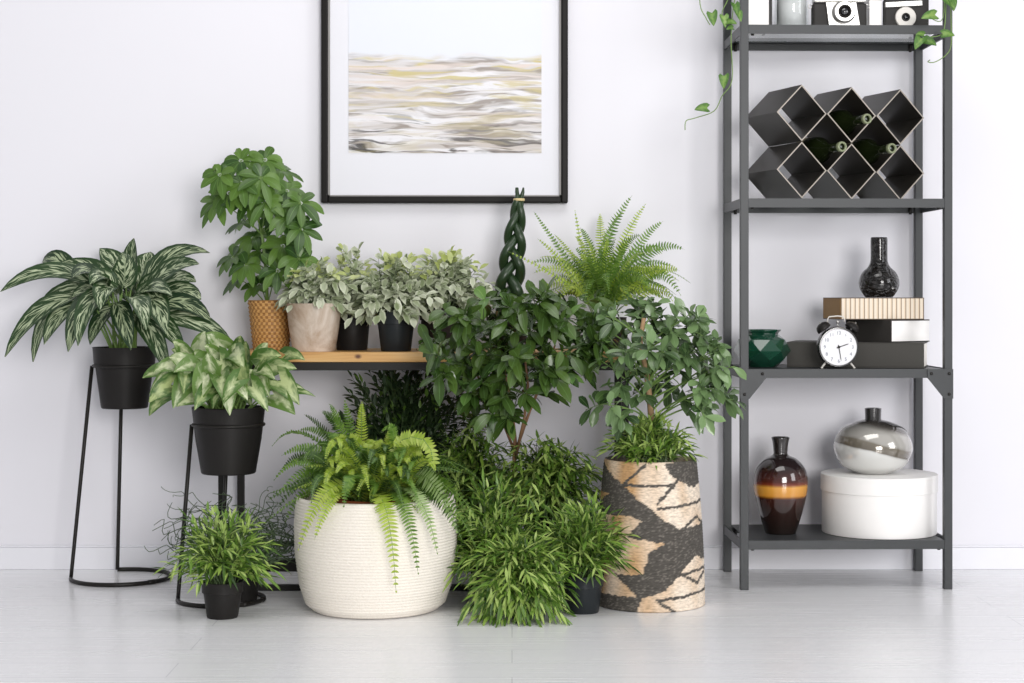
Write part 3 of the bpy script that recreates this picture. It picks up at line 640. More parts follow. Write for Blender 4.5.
# curled frond with a round arch
pp = [P(397,462,4.18),P(396,448,4.16),P(402,440,4.15),P(412,437,4.14),P(424,440,4.13),P(431,450,4.12),P(434,466,4.12)]
st.tube([cb]+pp, .0012, 5)
for i in range(6):
    for k in range(4):
        c0 = pp[i].lerp(pp[i+1], k/4); T = (pp[i+1]-pp[i]).normalized(); sd = T.cross(V((0, -1, .1))).normalized()
        for s_g in (-1, 1):
            l = .022*(1-.3*(i/6)); fo.leafc(c0, c0+sd*s_g*l*.5+T*.003, c0+sd*s_g*l+T*.006, .009, lambda q: max(.06, 1-q**2.6), V((0, -1, .2)), n=3, mat=1)
F3(420,440,4.2,470,515,4.2,0,.028,side=(.7,-.5,.4)); F3(430,440,4.25,478,520,4.22,0,.028,side=(.6,-.6,.5)); F3(425,450,4.12,462,540,4.10,3,.03,side=(.7,-.5,.4))
F3(430,430,4.3,480,480,4.32,3,.03,side=(.5,-.7,.5)); F3(415,430,4.3,460,470,4.3,0,.028,side=(.5,-.7,.5)); F3(440,455,4.2,476,548,4.16,0,.026,side=(.7,-.5,.3))
for i in range(78):
    a = rnd.uniform(0, 2*pi); L = rnd.uniform(.13, .25); e = rnd.uniform(.0, .9); d = V((cos(a)*cos(e), sin(a)*cos(e), sin(e)*.75-.12))
    p2 = cb+V((d.x*L*1.15, d.y*L, d.z*L+.02)); p1 = cb+V((d.x*L*.5, d.y*L*.5, .10+rnd.random()*.05))
    if math.hypot(p2.x-x, p2.y-Y) < .215: p2.z = max(p2.z, .30)
    p2.y = min(p2.y, 4.50)
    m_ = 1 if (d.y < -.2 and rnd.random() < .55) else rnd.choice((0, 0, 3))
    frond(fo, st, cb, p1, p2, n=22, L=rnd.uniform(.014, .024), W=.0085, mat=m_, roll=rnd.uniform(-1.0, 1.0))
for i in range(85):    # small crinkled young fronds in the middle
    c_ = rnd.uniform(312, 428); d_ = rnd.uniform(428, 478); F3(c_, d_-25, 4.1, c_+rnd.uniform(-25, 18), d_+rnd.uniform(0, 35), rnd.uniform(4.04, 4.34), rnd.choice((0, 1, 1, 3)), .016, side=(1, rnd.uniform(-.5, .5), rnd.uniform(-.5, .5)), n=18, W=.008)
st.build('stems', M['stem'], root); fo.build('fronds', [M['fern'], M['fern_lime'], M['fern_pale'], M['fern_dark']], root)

# dark plants on the lower shelf of the bench
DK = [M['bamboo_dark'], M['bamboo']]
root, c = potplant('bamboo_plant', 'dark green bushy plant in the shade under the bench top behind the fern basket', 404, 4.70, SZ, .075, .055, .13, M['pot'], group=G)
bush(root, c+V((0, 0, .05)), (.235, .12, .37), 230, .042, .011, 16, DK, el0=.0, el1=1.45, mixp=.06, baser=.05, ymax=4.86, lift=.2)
root, c = potplant('bamboo_plant', 'bushy green plant on the lower bench shelf between fern basket and black shelf pot', 472, 4.66, SZ, .055, .042, .10, M['pot'], group=G)
bush(root, c, (.15, .15, .28), 150, .046, .0075, 14, BAM, lean=-.2, el0=-.1, el1=1.45, mixp=.4, ymax=4.86)
root, c = potplant('bamboo_plant', 'bushy green plant in black pot raised on the lower bench shelf beside the patterned basket', 545, 4.60, SZ, .058, .045, .105, M['pot'], group=G)
bush(root, c, (.19, .15, .235), 185, .046, .0075, 14, BAM, lean=-.22, el0=-.05, el1=1.45, mixp=.5, ymax=4.86)

# floor front plants
root, c = potplant('bamboo_plant', 'bamboo-leaved plant in charcoal pot on floor right beside the patterned basket', 583, 4.235, 0, .052, .039, .092, M['blue_pot'], group=G)
bush(root, c, (.145, .13, .185), 125, .050, .0068, 13, BAM, el0=.16, el1=1.45, mixp=.4, zmin=.01)
root, c = potplant('bamboo_plant', 'bamboo-leaved plant in dark brown pot on floor near the cream basket', 492, 4.30, 0, .054, .041, .098, M['brown_pot'], group=G)
bush(root, c, (.135, .12, .225), 130, .050, .0068, 13, BAM, el0=-.05, el1=1.45, mixp=.35, zmin=.05)
root, c = potplant('bamboo_plant', 'lush bamboo-leaved plant lowest at front, foliage spilling down onto the floor', 519, 4.19, 0, .05, .038, .085, M['pot'], group=G)
bush(root, c, (.130, .13, .120), 150, .050, .007, 13, BAM, el0=-.6, el1=1.4, mixp=.5, zmin=.006,
     tips=[(c.x+rnd.uniform(-.13, .10), c.y-rnd.uniform(.07, .13), rnd.uniform(.005, .06)) for i in range(60)])

# ------------------------------------------------------------------ patterned basket
Y = 4.355; x = PX(650, Y); H = .362
def inpoly(px, py, poly):
    r_ = False; n = len(poly); j = n-1
    for i in range(n):
        xi, yi = poly[i]; xj, yj = poly[j]
        if (yi > py) != (yj > py) and px < (xj-xi)*(py-yi)/(yj-yi)+xi: r_ = not r_
        j = i
    return r_
def segd(px, py, a, b_):
    ax, ay = a; bx_, by = b_; dx, dy = bx_-ax, by-ay; t = max(0, min(1, ((px-ax)*dx+(py-ay)*dy)/(dx*dx+dy*dy))); return math.hypot(px-ax-t*dx, py-ay-t*dy)
DKP = [[(598,460),(604,464),(626,487),(653,514),(679,537),(660,543),(628,537),(640,520),(630,516),(598,516)],
       [(592,455),(598,455),(598,500),(592,500)],
       [(628,537),(653,515),(674,531),(708,526),(708,570),(686,557),(660,591),(641,598),(634,616),(590,616),(590,598),(636,597),(617,576),(641,574),(645,553),(668,537)],
       [(658,463),(708,450),(708,480),(686,489),(667,477)]]
LTP = [[(590,494),(612,494),(600,508),(590,509)]]
LNS = [((643,463),(624,485)),((624,485),(668,484)),((670,481),(653,503)),((653,508),(706,502)),((675,530),(688,518)),((688,518),(700,529)),((672,530),(700,528)),
       ((673,575),(702,572)),((702,572),(690,586)),((690,586),(674,575)),((652,601),(706,594)),((652,601),(668,613))]
b = MB(); nc = 50; prof = [(.0, .001), (.12, .001)]
def pr(z): t = z/H; return .137-.004*(t)-.018*t*t
for i in range(nc):
    for k in range(3): z = H*(i+k/3)/nc; prof.append((pr(z)+.0012*(k == 1), z+.001))
prof += [(pr(H)-.001, H+.003), (pr(H)-.006, H+.001), (pr(H)-.007, H*.8), (.11, .02), (0, .012)]
seg = 180; b.lathe(prof, seg, (x, Y, 0), cap=False, wob=lambda a, z: 1+.008*sin(2*a+.6)+.006*sin(3*a+z*6))
b.col = []
tan, crm, blk = srgb('#bd9669'), srgb('#e3d4c2'), srgb('#4c4843')
for j, (r_, z) in enumerate(prof):
    for i in range(seg):
        a = 2*pi*i/seg; sx = cos(a); ppx = 650+54*(1-.14*(z/H))*(math.asin(max(-1, min(1, sx)))/(pi/2)*.35+sx*.65); ppy = 613-(z/H)*151
        if sin(a) > 0: ppx = 1300-ppx
        nx = noise.noise(V((cos(a)*14, sin(a)*14, z*45)))*1.6; ppx += nx; ppy += noise.noise(V((cos(a)*11+9, sin(a)*11, z*30)))*1.6
        dark = any(inpoly(ppx, ppy, q) for q in DKP) and not any(inpoly(ppx, ppy, q) for q in LTP)
        if not dark: dark = any(segd(ppx, ppy, *s) < 1.4 for s in LNS)
        mixv = max(0, min(1, .5+noise.noise(V((cos(a)*2.5+3, sin(a)*2.5, z*7)))*1.0+max(-.3, min(.45, sx*.9+.1))))  # tan and cream blotches, plus the lit right side painted paler
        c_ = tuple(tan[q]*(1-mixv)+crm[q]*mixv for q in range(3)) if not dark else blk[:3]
        if dark and noise.noise(V((cos(a)*60, sin(a)*60, z*300))) > .30: c_ = tuple(v*2.2 for v in blk[:3])
        b.col.append(c_)
bm_ = NT('dyed_shaded_seagrass'); at = bm_.new('ShaderNodeAttribute', attribute_name='dye_and_shade'); nzz = bm_.noise(1, 3, bm_.coord((90, 90, 260)))
vec = bm_.new('ShaderNodeMixRGB', blend_type='MULTIPLY'); vec.inputs[0].default_value = 1; bm_.l(at.outputs[0], vec.inputs[1]); bm_.l(bm_.ramp(nzz, [(.3, (.72,)*3), (.62, (1.12,)*3)]), vec.inputs[2])
bm_.set(Base_Color=vec.outputs[0], Roughness=.9); bm_.bump(nzz, .6, .003)
root = thing('seagrass_basket', 'tall tan woven basket with charcoal triangle pattern on the floor', 'basket', (x, Y, 0)); b.build('woven_body', bm_.m, root)
# tree inside it
root = thing('dwarf_umbrella_tree', 'leafy grey-green tree rising from the patterned basket toward the shelving unit', 'potted plant', (x, Y+.02, .014))
zs = pot(root, x+.0, Y+.015, .014, .078, .06, .24, M['pot'], .2)
fo = MB(); st = MB()
def tree(fo, st, brm, trunkpts, centres, ntw, leafL, leafW, young=0, per=(6, 9), r0=.006, prof=obov, spread=(12, 9), ydep=.05, droop=.45, up=.3, ylim=(4.1, 4.6)):
    st.tube(trunkpts, lambda t: r0*(1-.45*t), 8)
    trunkpts = [trunkpts[i].lerp(trunkpts[i+1], k/5) for i in range(1, len(trunkpts)-1) for k in range(5)]+[trunkpts[-1]]
    for (a, b_, yy) in centres:
        yy = max(ylim[0], min(ylim[1], yy)); c = P(a, b_, yy); q = min(trunkpts[1:], key=lambda p: (p-c).length+max(0, p.z-c.z+.07)*2.2+rnd.random()*.04)
        mid = (q+c)/2+V((0, 0, .02)); pts = bez(q, mid, c, 6); brm.tube(pts, lambda t: r0*.30*(1-.5*t), 6)
        T0 = unit(c-q)
        for w_ in range(ntw):
            e = c+V((rnd.gauss(0, spread[0])/380, rnd.uniform(-ydep, ydep), rnd.gauss(0, spread[1])/380)); e.y = max(ylim[0], min(ylim[1], e.y)); T = unit((e-pts[3])*1.0+V((0, 0, up*.05)))
            tw = bez(pts[4], (pts[5]+e)/2+V((0, 0, .006)), e, 4); brm.tube(tw, lambda t: .0014-.0006*t, 5)
            n = rnd.randint(*per); yg = rnd.random() < young
            for k in range(n):
                s1 = T.orthogonal().normalized(); s1.rotate(Matrix.Rotation(k*2.4+rnd.random(), 3, T)); o_ = k/n
                pos = tw[4].lerp(tw[2], (1-o_)*.8); d = T*(.15+.6*o_)+s1*1.0+V((0, -.15, rnd.uniform(-.3, .3)))
                fo.leaf(pos, d, leafL*rnd.uniform(.7, 1.15), leafW*rnd.uniform(.8, 1.15), prof, droop=droop*rnd.uniform(.2, 1.6), n=5, fold=rnd.uniform(.05, .3), up=V((rnd.uniform(-.5, .5), rnd.uniform(-1, 0), .8)), mat=1 if (yg and o_ > .5) else 0)
tk = [V((PX(652, 4.37), 4.37, zs)), P(652, 430, 4.37), P(650, 400, 4.36), P(646, 370, 4.36), P(640, 340, 4.37), P(644, 318, 4.37)]
cs = []
for a, b_ in [(600,325),(615,345),(630,320),(650,315),(668,325),(690,320),(705,335),(722,345),(700,355),(715,370),(728,385),(712,392),(690,345),(675,350),(655,350),(635,350),(640,375),(620,372),(622,395),(650,392),(668,378),(690,372),(738,398),(706,400),(682,335),(660,365),(735,372),(600,350),(732,355),(720,325),(585,335),(628,408),(612,316),(660,312)]:
    cs.append((a-6-(6 if a > 700 else 0), b_, 4.36+rnd.uniform(-.17, .12)))
brm = MB(); tree(fo, st, brm, tk, cs, 3, .056, .0235, young=.03, per=(5, 8), r0=.0095, spread=(10, 10))
st.build('trunk', M['tanbark'], root); brm.build('branches', M['stem'], root); fo.build('foliage', [M['grey'], M['ficus_young']], root)
# grass in basket
root = thing('bamboo_plant', 'low spiky bright green plant filling the top of the patterned basket', 'potted plant', (x, Y-.05, .30), group=G)
b = MB(); b.lathe([(.03, .30), (.036, .301), (.045, .345), (.047, .347), (.043, .347), (.03, .31)], 24, (x-.0, Y-.062, 0)); b.build('pot', M['pot'], root)
for dx, dy in ((-.045, -.02), (.04, -.01), (0, -.045), (-.02, .05), (.05, .04)): pass
bush(root, V((x, Y-.055, .35)), (.118, .07, .12), 110, .044, .0075, 11, BAM, el0=.25, el1=1.4, mixp=.55, baser=.055, lift=.25)

# ------------------------------------------------------------------ ficus in the middle
root, c = potplant('ficus_plant', 'dark glossy-leaved branching plant in the centre, overhanging the bench front', 514, 4.47, 0, .052, .045, .13, M['pot'])
fo = MB(); st = MB()
base = [V((c.x, c.y, c.z)), P(514, 470, 4.46), P(515, 440, 4.44), P(512, 410, 4.40), P(505, 375, 4.40), P(500, 340, 4.41)]
st.tube([P(516, 450, 4.45), P(530, 410, 4.42), P(545, 375, 4.42), P(555, 345, 4.42)], lambda t: .0045-.002*t, 7)
st.tube([P(515, 460, 4.455), P(524, 420, 4.37), P(528, 385, 4.36), P(524, 350, 4.36)], lambda t: .0045-.002*t, 7)
st.tube([P(514, 450, 4.45), P(500, 415, 4.38), P(482, 385, 4.36), P(470, 360, 4.36)], lambda t: .004-.002*t, 7)
cs = []
for a, b_ in [(445,350),(455,325),(475,315),(495,330),(470,350),(490,365),(455,375),(478,392),(500,395),(515,370),(515,345),(530,320),(510,308),(545,330),(555,350),(540,370),(560,375),(575,355),(565,325),(585,345),(550,305),(575,310),(590,325),(520,392),(465,365),(485,345),(500,352),(535,350),(495,312),(600,335),(535,390),(440,362),(548,312),(520,330),(480,405),(500,412),(540,300),(498,302)]:
    cs.append((a+(3 if a < 470 else 0), b_, 4.38+rnd.uniform(-.14, .12)))
brm = MB(); tree(fo, st, brm, base, cs, 3, .064, .0265, young=.16, per=(5, 8), r0=.006, prof=ellip, ylim=(4.15, 4.50))
st.build('trunk', M['bark'], root); brm.build('branches', M['darkstem'], root); fo.build('foliage', [M['ficus'], M['ficus_young']], root)

# ------------------------------------------------------------------ things on the shelving unit
# wine rack
wr = plain('black_wood_board', '#2b2823', .34, spec=.35, var=.25, nscale=14); wedge = plain('bare_board_edge', '#a8a096', .6)
D = .151; yaw = R(20); cw = (cos(yaw), sin(yaw)); dv = (-sin(yaw), cos(yaw)); dep = .182
ox, oy, oz = PX(776.5, 4.545), 4.545, ZT[1]+.001
root = thing('wine_rack', 'black diamond-cell wine rack standing on the second shelf', 'wine rack', (ox, oy, oz), yaw)
th = .0032
for row in range(2):
    for ci in range(3):
        cx = D/2+ci*D; cz = D/2+row*D; b = MB(); h2 = D/2-.0006
        o_ = [(cx-h2, cz), (cx, cz-h2), (cx+h2, cz), (cx, cz+h2)]; i_ = [(cx-h2+th*1.41, cz), (cx, cz-h2+th*1.41), (cx+h2-th*1.41, cz), (cx, cz+h2-th*1.41)]
        vs_ = [V((a, y, z)) for y in (0, dep) for a, z in o_+i_]
        for k in range(4):
            k2 = (k+1) % 4
            b.add([vs_[k], vs_[k2], vs_[8+k2], vs_[8+k]], [(0, 1, 2, 3)]); b.add([vs_[4+k], vs_[12+k], vs_[12+k2], vs_[4+k2]], [(0, 1, 2, 3)])
            b.add([vs_[k], vs_[4+k], vs_[4+k2], vs_[k2]], [(0, 1, 2, 3)], mat=1); b.add([vs_[8+k], vs_[8+k2], vs_[12+k2], vs_[12+k]], [(0, 1, 2, 3)], mat=1)
        b.build('cell', [wr, wedge], root, smooth=False, world=False)
gm = NT('dark_green_bottle_glass'); gm.set(Base_Color=srgb('#161d0c'), Roughness=.08, Coat_Weight=.5); gm = gm.m
foil = plain('bottle_lip_glass', '#7d8466', .2, var=.1); 
def bottle(ci, cz, label):
    r_ = .037; z = cz-(D/2/math.sqrt(2)-r_-.0035)*math.sqrt(2)*.98
    wx = ox+cw[0]*ci+dv[0]*dep*.98; wy = oy+cw[1]*ci+dv[1]*dep*.98
    t = thing('wine_bottle', label, 'bottle', (wx, wy, oz+z), yaw, group='wine bottles lying in the rack')
    ax = Matrix.Rotation(pi/2, 3, 'X')
    b = MB(); b.lathe([(.03, 0), (.036, .003), (r_, .01), (r_, .125), (.034, .145), (.022, .165), (.0150, .185), (.0122, .20), (.0118, .249), (.010, .251)], 32, (0, 0, 0), axis=ax)
    b.build('bottle_body', gm, t, world=False)
    b = MB(); b.lathe([(.0122, .245), (.0138, .247), (.0138, .257), (.0125, .259), (.0088, .259), (.0088, .252)], 24, axis=ax, cap=False); b.build('lip', foil, t, world=False)
    b = MB(); b.lathe([(.0376, .06), (.0377, .061), (.0377, .10), (.0376, .101)], 32, axis=ax, cap=False); b.build('label_wrap', plain('bottle_label', '#b8ab86', .7), t, world=False)
bottle(D*1.0, D, 'green wine bottle in the left gap between the rack cells, neck outward')
bottle(D*2.0, D, 'green wine bottle in the right gap between the rack cells, neck outward')
bottle(D*1.5, D*1.5, 'wine bottle lying in the upper middle rack cell, neck at its right corner')

# vases
Y = 4.66; bx_ = lambda z: z
def bulge(b, pts, seg, c, **k): # smooth profile through points
    pr_ = []
    n = len(pts)
    for i in range(n-1):
        p0 = pts[max(0, i-1)]; p1 = pts[i]; p2 = pts[i+1]; p3 = pts[min(n-1, i+2)]
        for j in range(6):
            t = j/6
            f = lambda a, b_, c_, d: .5*((2*b_)+(-a+c_)*t+(2*a-5*b_+4*c_-d)*t*t+(-a+3*b_-3*c_+d)*t**3)
            pr_.append((max(.0005, f(p0[0], p1[0], p2[0], p3[0])), f(p0[1], p1[1], p2[1], p3[1])))
    pr_.append(pts[-1]); b.lathe(pr_, seg, c, **k)
# bottom: brown banded vase
Y = 4.69; x = PX(780.5, Y); z0 = ZT[3]+.001
bv = NT('brown_glazed_ceramic'); ob = bv.coord(); sp = bv.new('ShaderNodeSeparateXYZ'); bv.l(ob, sp.inputs[0]); nn = bv.noise(30, 3, ob)
zb = bv.math('ADD', sp.outputs[2], bv.math('MULTIPLY', bv.math('SUBTRACT', nn, .5), .003))
gl = bv.ramp(zb, [(0, srgb('#1c1512')), (.07, srgb('#2a1712')), (.1, srgb('#3d1a12')), (.1035, srgb('#b8741f')), (.106, srgb('#cf8e33')), (.131, srgb('#d79a3e')), (.134, srgb('#7c331b')), (.145, srgb('#48201a')), (.18, srgb('#24191a')), (.25, srgb('#24201f'))])
bv.set(Base_Color=gl, Roughness=.12, Coat_Weight=.8)
root = thing('banded_vase', 'glossy dark brown bottle vase with amber band on the bottom shelf', 'vase', (x, Y, z0))
b = MB(); bulge(b, [(.04, 0), (.043, .006), (.06, .06), (.0735, .125), (.068, .17), (.045, .2), (.021, .212), (.0195, .225), (.0215, .245), (.0245, .258), (.021, .258), (.017, .24)], 64, (x, Y, z0)); b.build('vase_body', bv.m, root)
# white box
Y = 4.712; x = PX(879, Y); r_ = .157; zt = PZ(473, Y)
root = thing('round_box', 'round white lidded hat box on the bottom shelf', 'box', (x, Y, z0))
b = MB(); b.lathe([(r_-.004, z0), (r_-.003, z0+.002), (r_-.003, zt-.045)], 96, (x, Y, 0)); sharp(b.build('box_body', M['white'], root))
b = MB(); b.lathe([(r_-.002, zt-.046), (r_, zt-.045), (r_, zt-.002), (r_-.002, zt), (.001, zt)], 96, (x, Y, 0)); sharp(b.build('lid', M['white'], root))
# grey round vase
x = PX(873, Y)
gv = NT('glaze_painted_reflections'); ob = gv.coord(); sp = gv.new('ShaderNodeSeparateXYZ'); gv.l(ob, sp.inputs[0])
h_ = gv.math('ADD', gv.math('ADD', sp.outputs[2], gv.math('MULTIPLY', sp.outputs[0], .22)), gv.math('MULTIPLY', gv.math('SUBTRACT', gv.noise(9, 2, ob), .5), .018))
colr = gv.ramp(h_, [(.0, srgb('#d9d9d6')), (.058, srgb('#dededb')), (.062, srgb('#6e675d')), (.083, srgb('#7f786c')), (.087, srgb('#b4b1ab')), (.118, srgb('#bdbab4')), (.13, srgb('#5d5852')), (.15, srgb('#3a3634'))])  # pale and dark bands are room reflections painted into the colour
gv.set(Base_Color=colr, Roughness=.12, Metallic=.25, Coat_Weight=1.0)
root = thing('round_vase', 'round smoky grey glass-like vase with short dark neck on top of the white box', 'vase', (x, Y, zt+.001))
b = MB(); bulge(b, [(.045, 0), (.052, .002), (.085, .02), (.104, .055), (.104, .085), (.085, .12), (.05, .138), (.024, .145)], 72, (x, Y, zt+.001)); b.build('vase_body', gv.m, root)
b = MB(); b.lathe([(.022, .140), (.0215, .152), (.0225, .176), (.018, .176), (.018, .15)], 32, (x, Y, zt+.001)); sharp(b.build('neck', plain('dark_neck_glaze', '#2d2b2b', .15, coat=.8), root))
# green faceted vase
Y = 4.68; x = PX(762, Y); z0 = ZT[2]+.001
ge = plain('emerald_glaze', '#12402f', .12, var=.35, nscale=14, coat=1)
root = thing('faceted_vase', 'low emerald green faceted vase at the left end of the middle shelf', 'vase', (x, Y, z0))
b = MB(); rings = [(.040, 0, 0), (.064, .020, .5), (.0775, .044, 0), (.067, .074, .5), (.046, .086, 0)]; n = 8; vs_ = []
for rr, z, o_ in rings:
    for i in range(n): a = 2*pi*(i+o_)/n+.58; vs_.append((x+rr*cos(a), Y+rr*sin(a), z0+z))
fs = []
for j in range(4):
    for i in range(n):
        a0, a1 = j*n+i, j*n+(i+1) % n; c0, c1 = (j+1)*n+i, (j+1)*n+(i+1) % n
        if rings[j][2] == 0: fs += [(a0, a1, c0), (a1, c1, c0)]
        else: fs += [(a0, a1, c1), (a0, c1, c0)]
fs.append(tuple(reversed(range(n)))); b.add(vs_, fs); b.build('faceted_body', ge, root, smooth=False, bevel=.0015)
b = MB(); b.lathe([(.044, .084), (.044, .091), (.051, .098), (.051, .101), (.044, .101), (.04, .09), (.04, .06)], 8, (x, Y, z0)); b.build('rim', ge, root, smooth=False, bevel=.001)
# books
def book(cx, cy, z, rz, L, W, T, cov, label, spine_right=False, group='books stacked on the middle shelf', name='book', pageside='y+'):
    """L along x, W along y, corner (front left) at cx,cy"""
    t = thing(name, label, 'book', (cx, cy, z), rz, group=group); ct = .003
    b = MB(); b.bx(0, L, 0, W, 0, ct); b.bx(0, L, 0, W, T-ct, T)
    if pageside == 'x+': b.bx(0, L, 0, ct, ct, T-ct); 
    else: b.bx(0, ct, 0, W, ct, T-ct)
    b.build('cover', cov, t, smooth=False, world=False, bevel=.0008)
    b = MB()
    if pageside == 'x+': b.bx(.002, L-.003, ct, W-.003, ct, T-ct)
    else: b.bx(ct, L-.003, .003, W-.003, ct, T-ct)
    b.build('pages', M['paper'], t, smooth=False, world=False); return t
z0 = ZT[2]+.0005
bk = plain('dark_grey_cloth', '#3c3a36', .7, var=.1, nscale=200)
T1, T2, T3 = .0675, .0605, .0585
# bottom book: long side faces the room, page end on the right turned slightly to the camera
a_ = R(-17); L = .362; xR, yR = PX(924, 4.575), 4.575
book(xR-L*cos(a_), yR-L*sin(a_), z0, a_, L, .175, T1, bk, 'thick dark grey book at the bottom of the stack on the middle shelf', pageside='x+')
# middle: spine corner at px 891
bk2 = plain('black_cloth', '#2d2a27', .7, var=.1, nscale=200)
xc, yc = PX(891, 4.60), 4.60
a2 = R(33)   # page face runs right and back from the corner
t = thing('book', 'black book with bright white page edges in the middle of the stack', 'book', (xc, yc, z0+T1+.0005), a2, group='books stacked on the middle shelf')
b = MB(); b.bx(0, .145, 0, .17, 0, .003); b.bx(0, .145, 0, .17, T2-.003, T2); b.bx(0, .003, 0, .17, .003, T2-.003); b.build('cover', bk2, t, smooth=False, world=False)
b = MB(); b.bx(.003, .1445, .0008, .167, .003, T2-.003); b.build('pages', M['white'], t, smooth=False, world=False)
# top striped
st_m = NT('striped_spine_card'); sp = st_m.new('ShaderNodeSeparateXYZ'); st_m.l(st_m.coord(), sp.inputs[0])
fr = st_m.math('FRACT', st_m.math('MULTIPLY', sp.outputs[0], 1/.0128)); stripe = st_m.ramp(fr, [(.0, srgb('#84705c')), (.16, srgb('#84705c')), (.22, srgb('#dfd2c0')), (.7, srgb('#dfd2c0')), (.78, srgb('#d8c4ab'))])
st_m.set(Base_Color=stripe, Roughness=.6)
brn = plain('ochre_brown_card', '#96713c', .6, var=.06)
xc, yc = PX(841, 4.605), 4.605; a3 = R(8); z3 = z0+T1+T2+.001; L3 = .231
t = thing('book', 'beige striped book with brown end on top of the stack, under the black vase', 'book', (xc, yc, z3), a3, group='books stacked on the middle shelf')
b = MB(); b.bx(0, L3, 0, .15, 0, .002); b.bx(0, L3, 0, .15, T3-.002, T3); b.bx(L3-.002, L3, 0, .15, .002, T3-.002); b.build('cover', plain('dark_brown_card', '#4b3a2c', .6), t, smooth=False, world=False)
b = MB(); b.bx(.001, L3-.002, .0005, .004, .002, T3-.002); b.build('striped_spine', st_m.m, t, smooth=False, world=False)
b = MB(); b.bx(.0, .004, .0045, .15, .002, T3-.002); b.build('end_panel', brn, t, smooth=False, world=False)
b = MB(); b.bx(.004, L3-.002, .004, .148, .002, T3-.002); b.build('pages', M['paper'], t, smooth=False, world=False)
# black textured vase on the books
x, Y, zv = PX(879, 4.69), 4.69, z3+T3+.0008
root = thing('bottle_vase', 'small glossy black crackled bottle vase on top of the book stack', 'vase', (x, Y, zv))
bt = NT('black_crackle_glaze'); vo = bt.new('ShaderNodeTexVoronoi', feature='DISTANCE_TO_EDGE'); vo.inputs['Scale'].default_value = 62; bt.l(bt.coord((1, 1, 1.6)), vo.inputs[0])
bt.set(Base_Color=srgb('#24211f'), Roughness=.22, Coat_Weight=.7); bt.bump(bt.ramp(vo.outputs[0], [(0, (0,)*3), (.25, (1,)*3)]), 1, .012)
b = MB(); bulge(b, [(.034, 0), (.038, .002), (.051, .022), (.054, .044), (.046, .066), (.03, .082), (.0235, .097), (.0225, .12), (.0225, .158), (.019, .159), (.0185, .13)], 72, (x, Y, zv)); b.build('vase_body', bt.m, root)
# alarm clock
x, Y = PX(837.5, 4.575), 4.572; z0 = ZT[2]+.0005; zc = PZ(347, Y)-z0; rc = .0535
root = thing('alarm_clock', 'twin-bell black alarm clock with white dial in front of the books', 'clock', (x, Y+.0, z0), R(2))
AX = Matrix.Rotation(pi/2, 3, 'X')
b = MB(); b.lathe([(rc*.9, -.022), (rc, -.016), (rc, .0115), (rc*.97, .0145), (rc*.91, .0148), (rc*.90, .0125)], 64, (0, 0, zc), axis=AX); sharp(b.build('case', plain('black_enamel', '#2b2a2b', .25, coat=.4), root, world=False))
b = MB(); b.lathe([(rc*.898, .0127), (.0005, .0128)], 64, (0, 0, zc), axis=AX); dial = b.build('dial', plain('dial_white', '#dfdfe2', .5, var=.01), root, world=False, smooth=False)
b = MB(); fnm = []
def textmesh(s, size):
    cu = bpy.data.curves.new('t', 'FONT'); cu.body = s; cu.size = size; cu.align_x = 'CENTER'; cu.align_y = 'CENTER'; cu.resolution_u = 3
    o = bpy.data.objects.new('t', cu); C.objects.link(o); bpy.context.view_layer.update(); me = bpy.data.meshes.new_from_object(o.evaluated_get(bpy.context.evaluated_depsgraph_get()))
    vs_ = [v.co.copy() for v in me.vertices]; fs_ = [tuple(p.vertices) for p in me.polygons]; bpy.data.objects.remove(o); bpy.data.curves.remove(cu); bpy.data.meshes.remove(me); return vs_, fs_
for i in range(1, 13):
    a = pi/2-i*pi/6; vs_, fs_ = textmesh(str(i), .0125)
    b.add([V((v.x+.037*cos(a), -.0131, v.y+.037*sin(a)+zc)) for v in vs_], fs_)
b.build('numerals', plain('numeral_grey', '#5d6475', .6), dial, world=False, smooth=False)
def hand(name, ang, L, w_):
    b = MB(); d = V((cos(ang), 0, sin(ang))); s_ = V((-sin(ang), 0, cos(ang))); o_ = V((0, -.0145, zc))
    b.add([o_-d*.006-s_*w_, o_-d*.006+s_*w_, o_+d*L*.8+s_*w_*.8, o_+d*L, o_+d*L*.8-s_*w_*.8], [(0, 1, 2, 3, 4)])
    b.v += [(v[0], v[1]+.0008, v[2]) for v in b.v]; b.uv += b.uv; b.f.append((9, 8, 7, 6, 5)); b.mi.append(0)
    b.build(name, M['black'], root, smooth=False, world=False)
hand('hour_hand', R(19), .029, .0012); hand('minute_hand', R(-80), .038, .001)
b = MB(); b.lathe([(.0035, .0127), (.0035, .016), (.001, .0165)], 16, (0, 0, zc), axis=AX); b.build('hand_hub', M['black'], root, world=False)
b = MB(); b.lathe([(rc*.895, .0150), (.0005, .0151)], 48, (0, 0, zc), axis=AX); b.build('cover_glass', clearglass('clock_glass', refl=.05), root, world=False, smooth=False)
for sgn in (-1, 1):
    ang = pi/2-sgn*R(37); d = V((cos(ang), 0, sin(ang))); q = d.to_track_quat('Z', 'Y').to_matrix()
    b = MB(); b.lathe([(.0005, .019), (.008, .0185), (.016, .014), (.0195, .007), (.02, .0), (.018, 0), (.0005, .004)], 28, V((0, 0, zc))+d*(rc+.005), axis=q, cap=False); b.build('bell', M['black'], root, world=False)
    b = MB(); b.tube([V((0, 0, zc))+d*(rc-.002), V((0, 0, zc))+d*(rc+.028)], .0022, 8); b.build('bell_post', M['silver'], root, world=False)
    an = -pi/2+sgn*R(38); e = V((cos(an), 0, sin(an))); tip = V((sgn*.043, -.004, .0033))
    b = MB(); b.tube([V((0, 0, zc))+e*(rc-.003), tip], lambda t: .0035-.0012*t, 8); b.tube([tip+V((0, 0, .0005)), tip-V((0, 0, .0028))], .0033, 8); b.build('foot', M['cream'], root, world=False)
zz = zc+rc
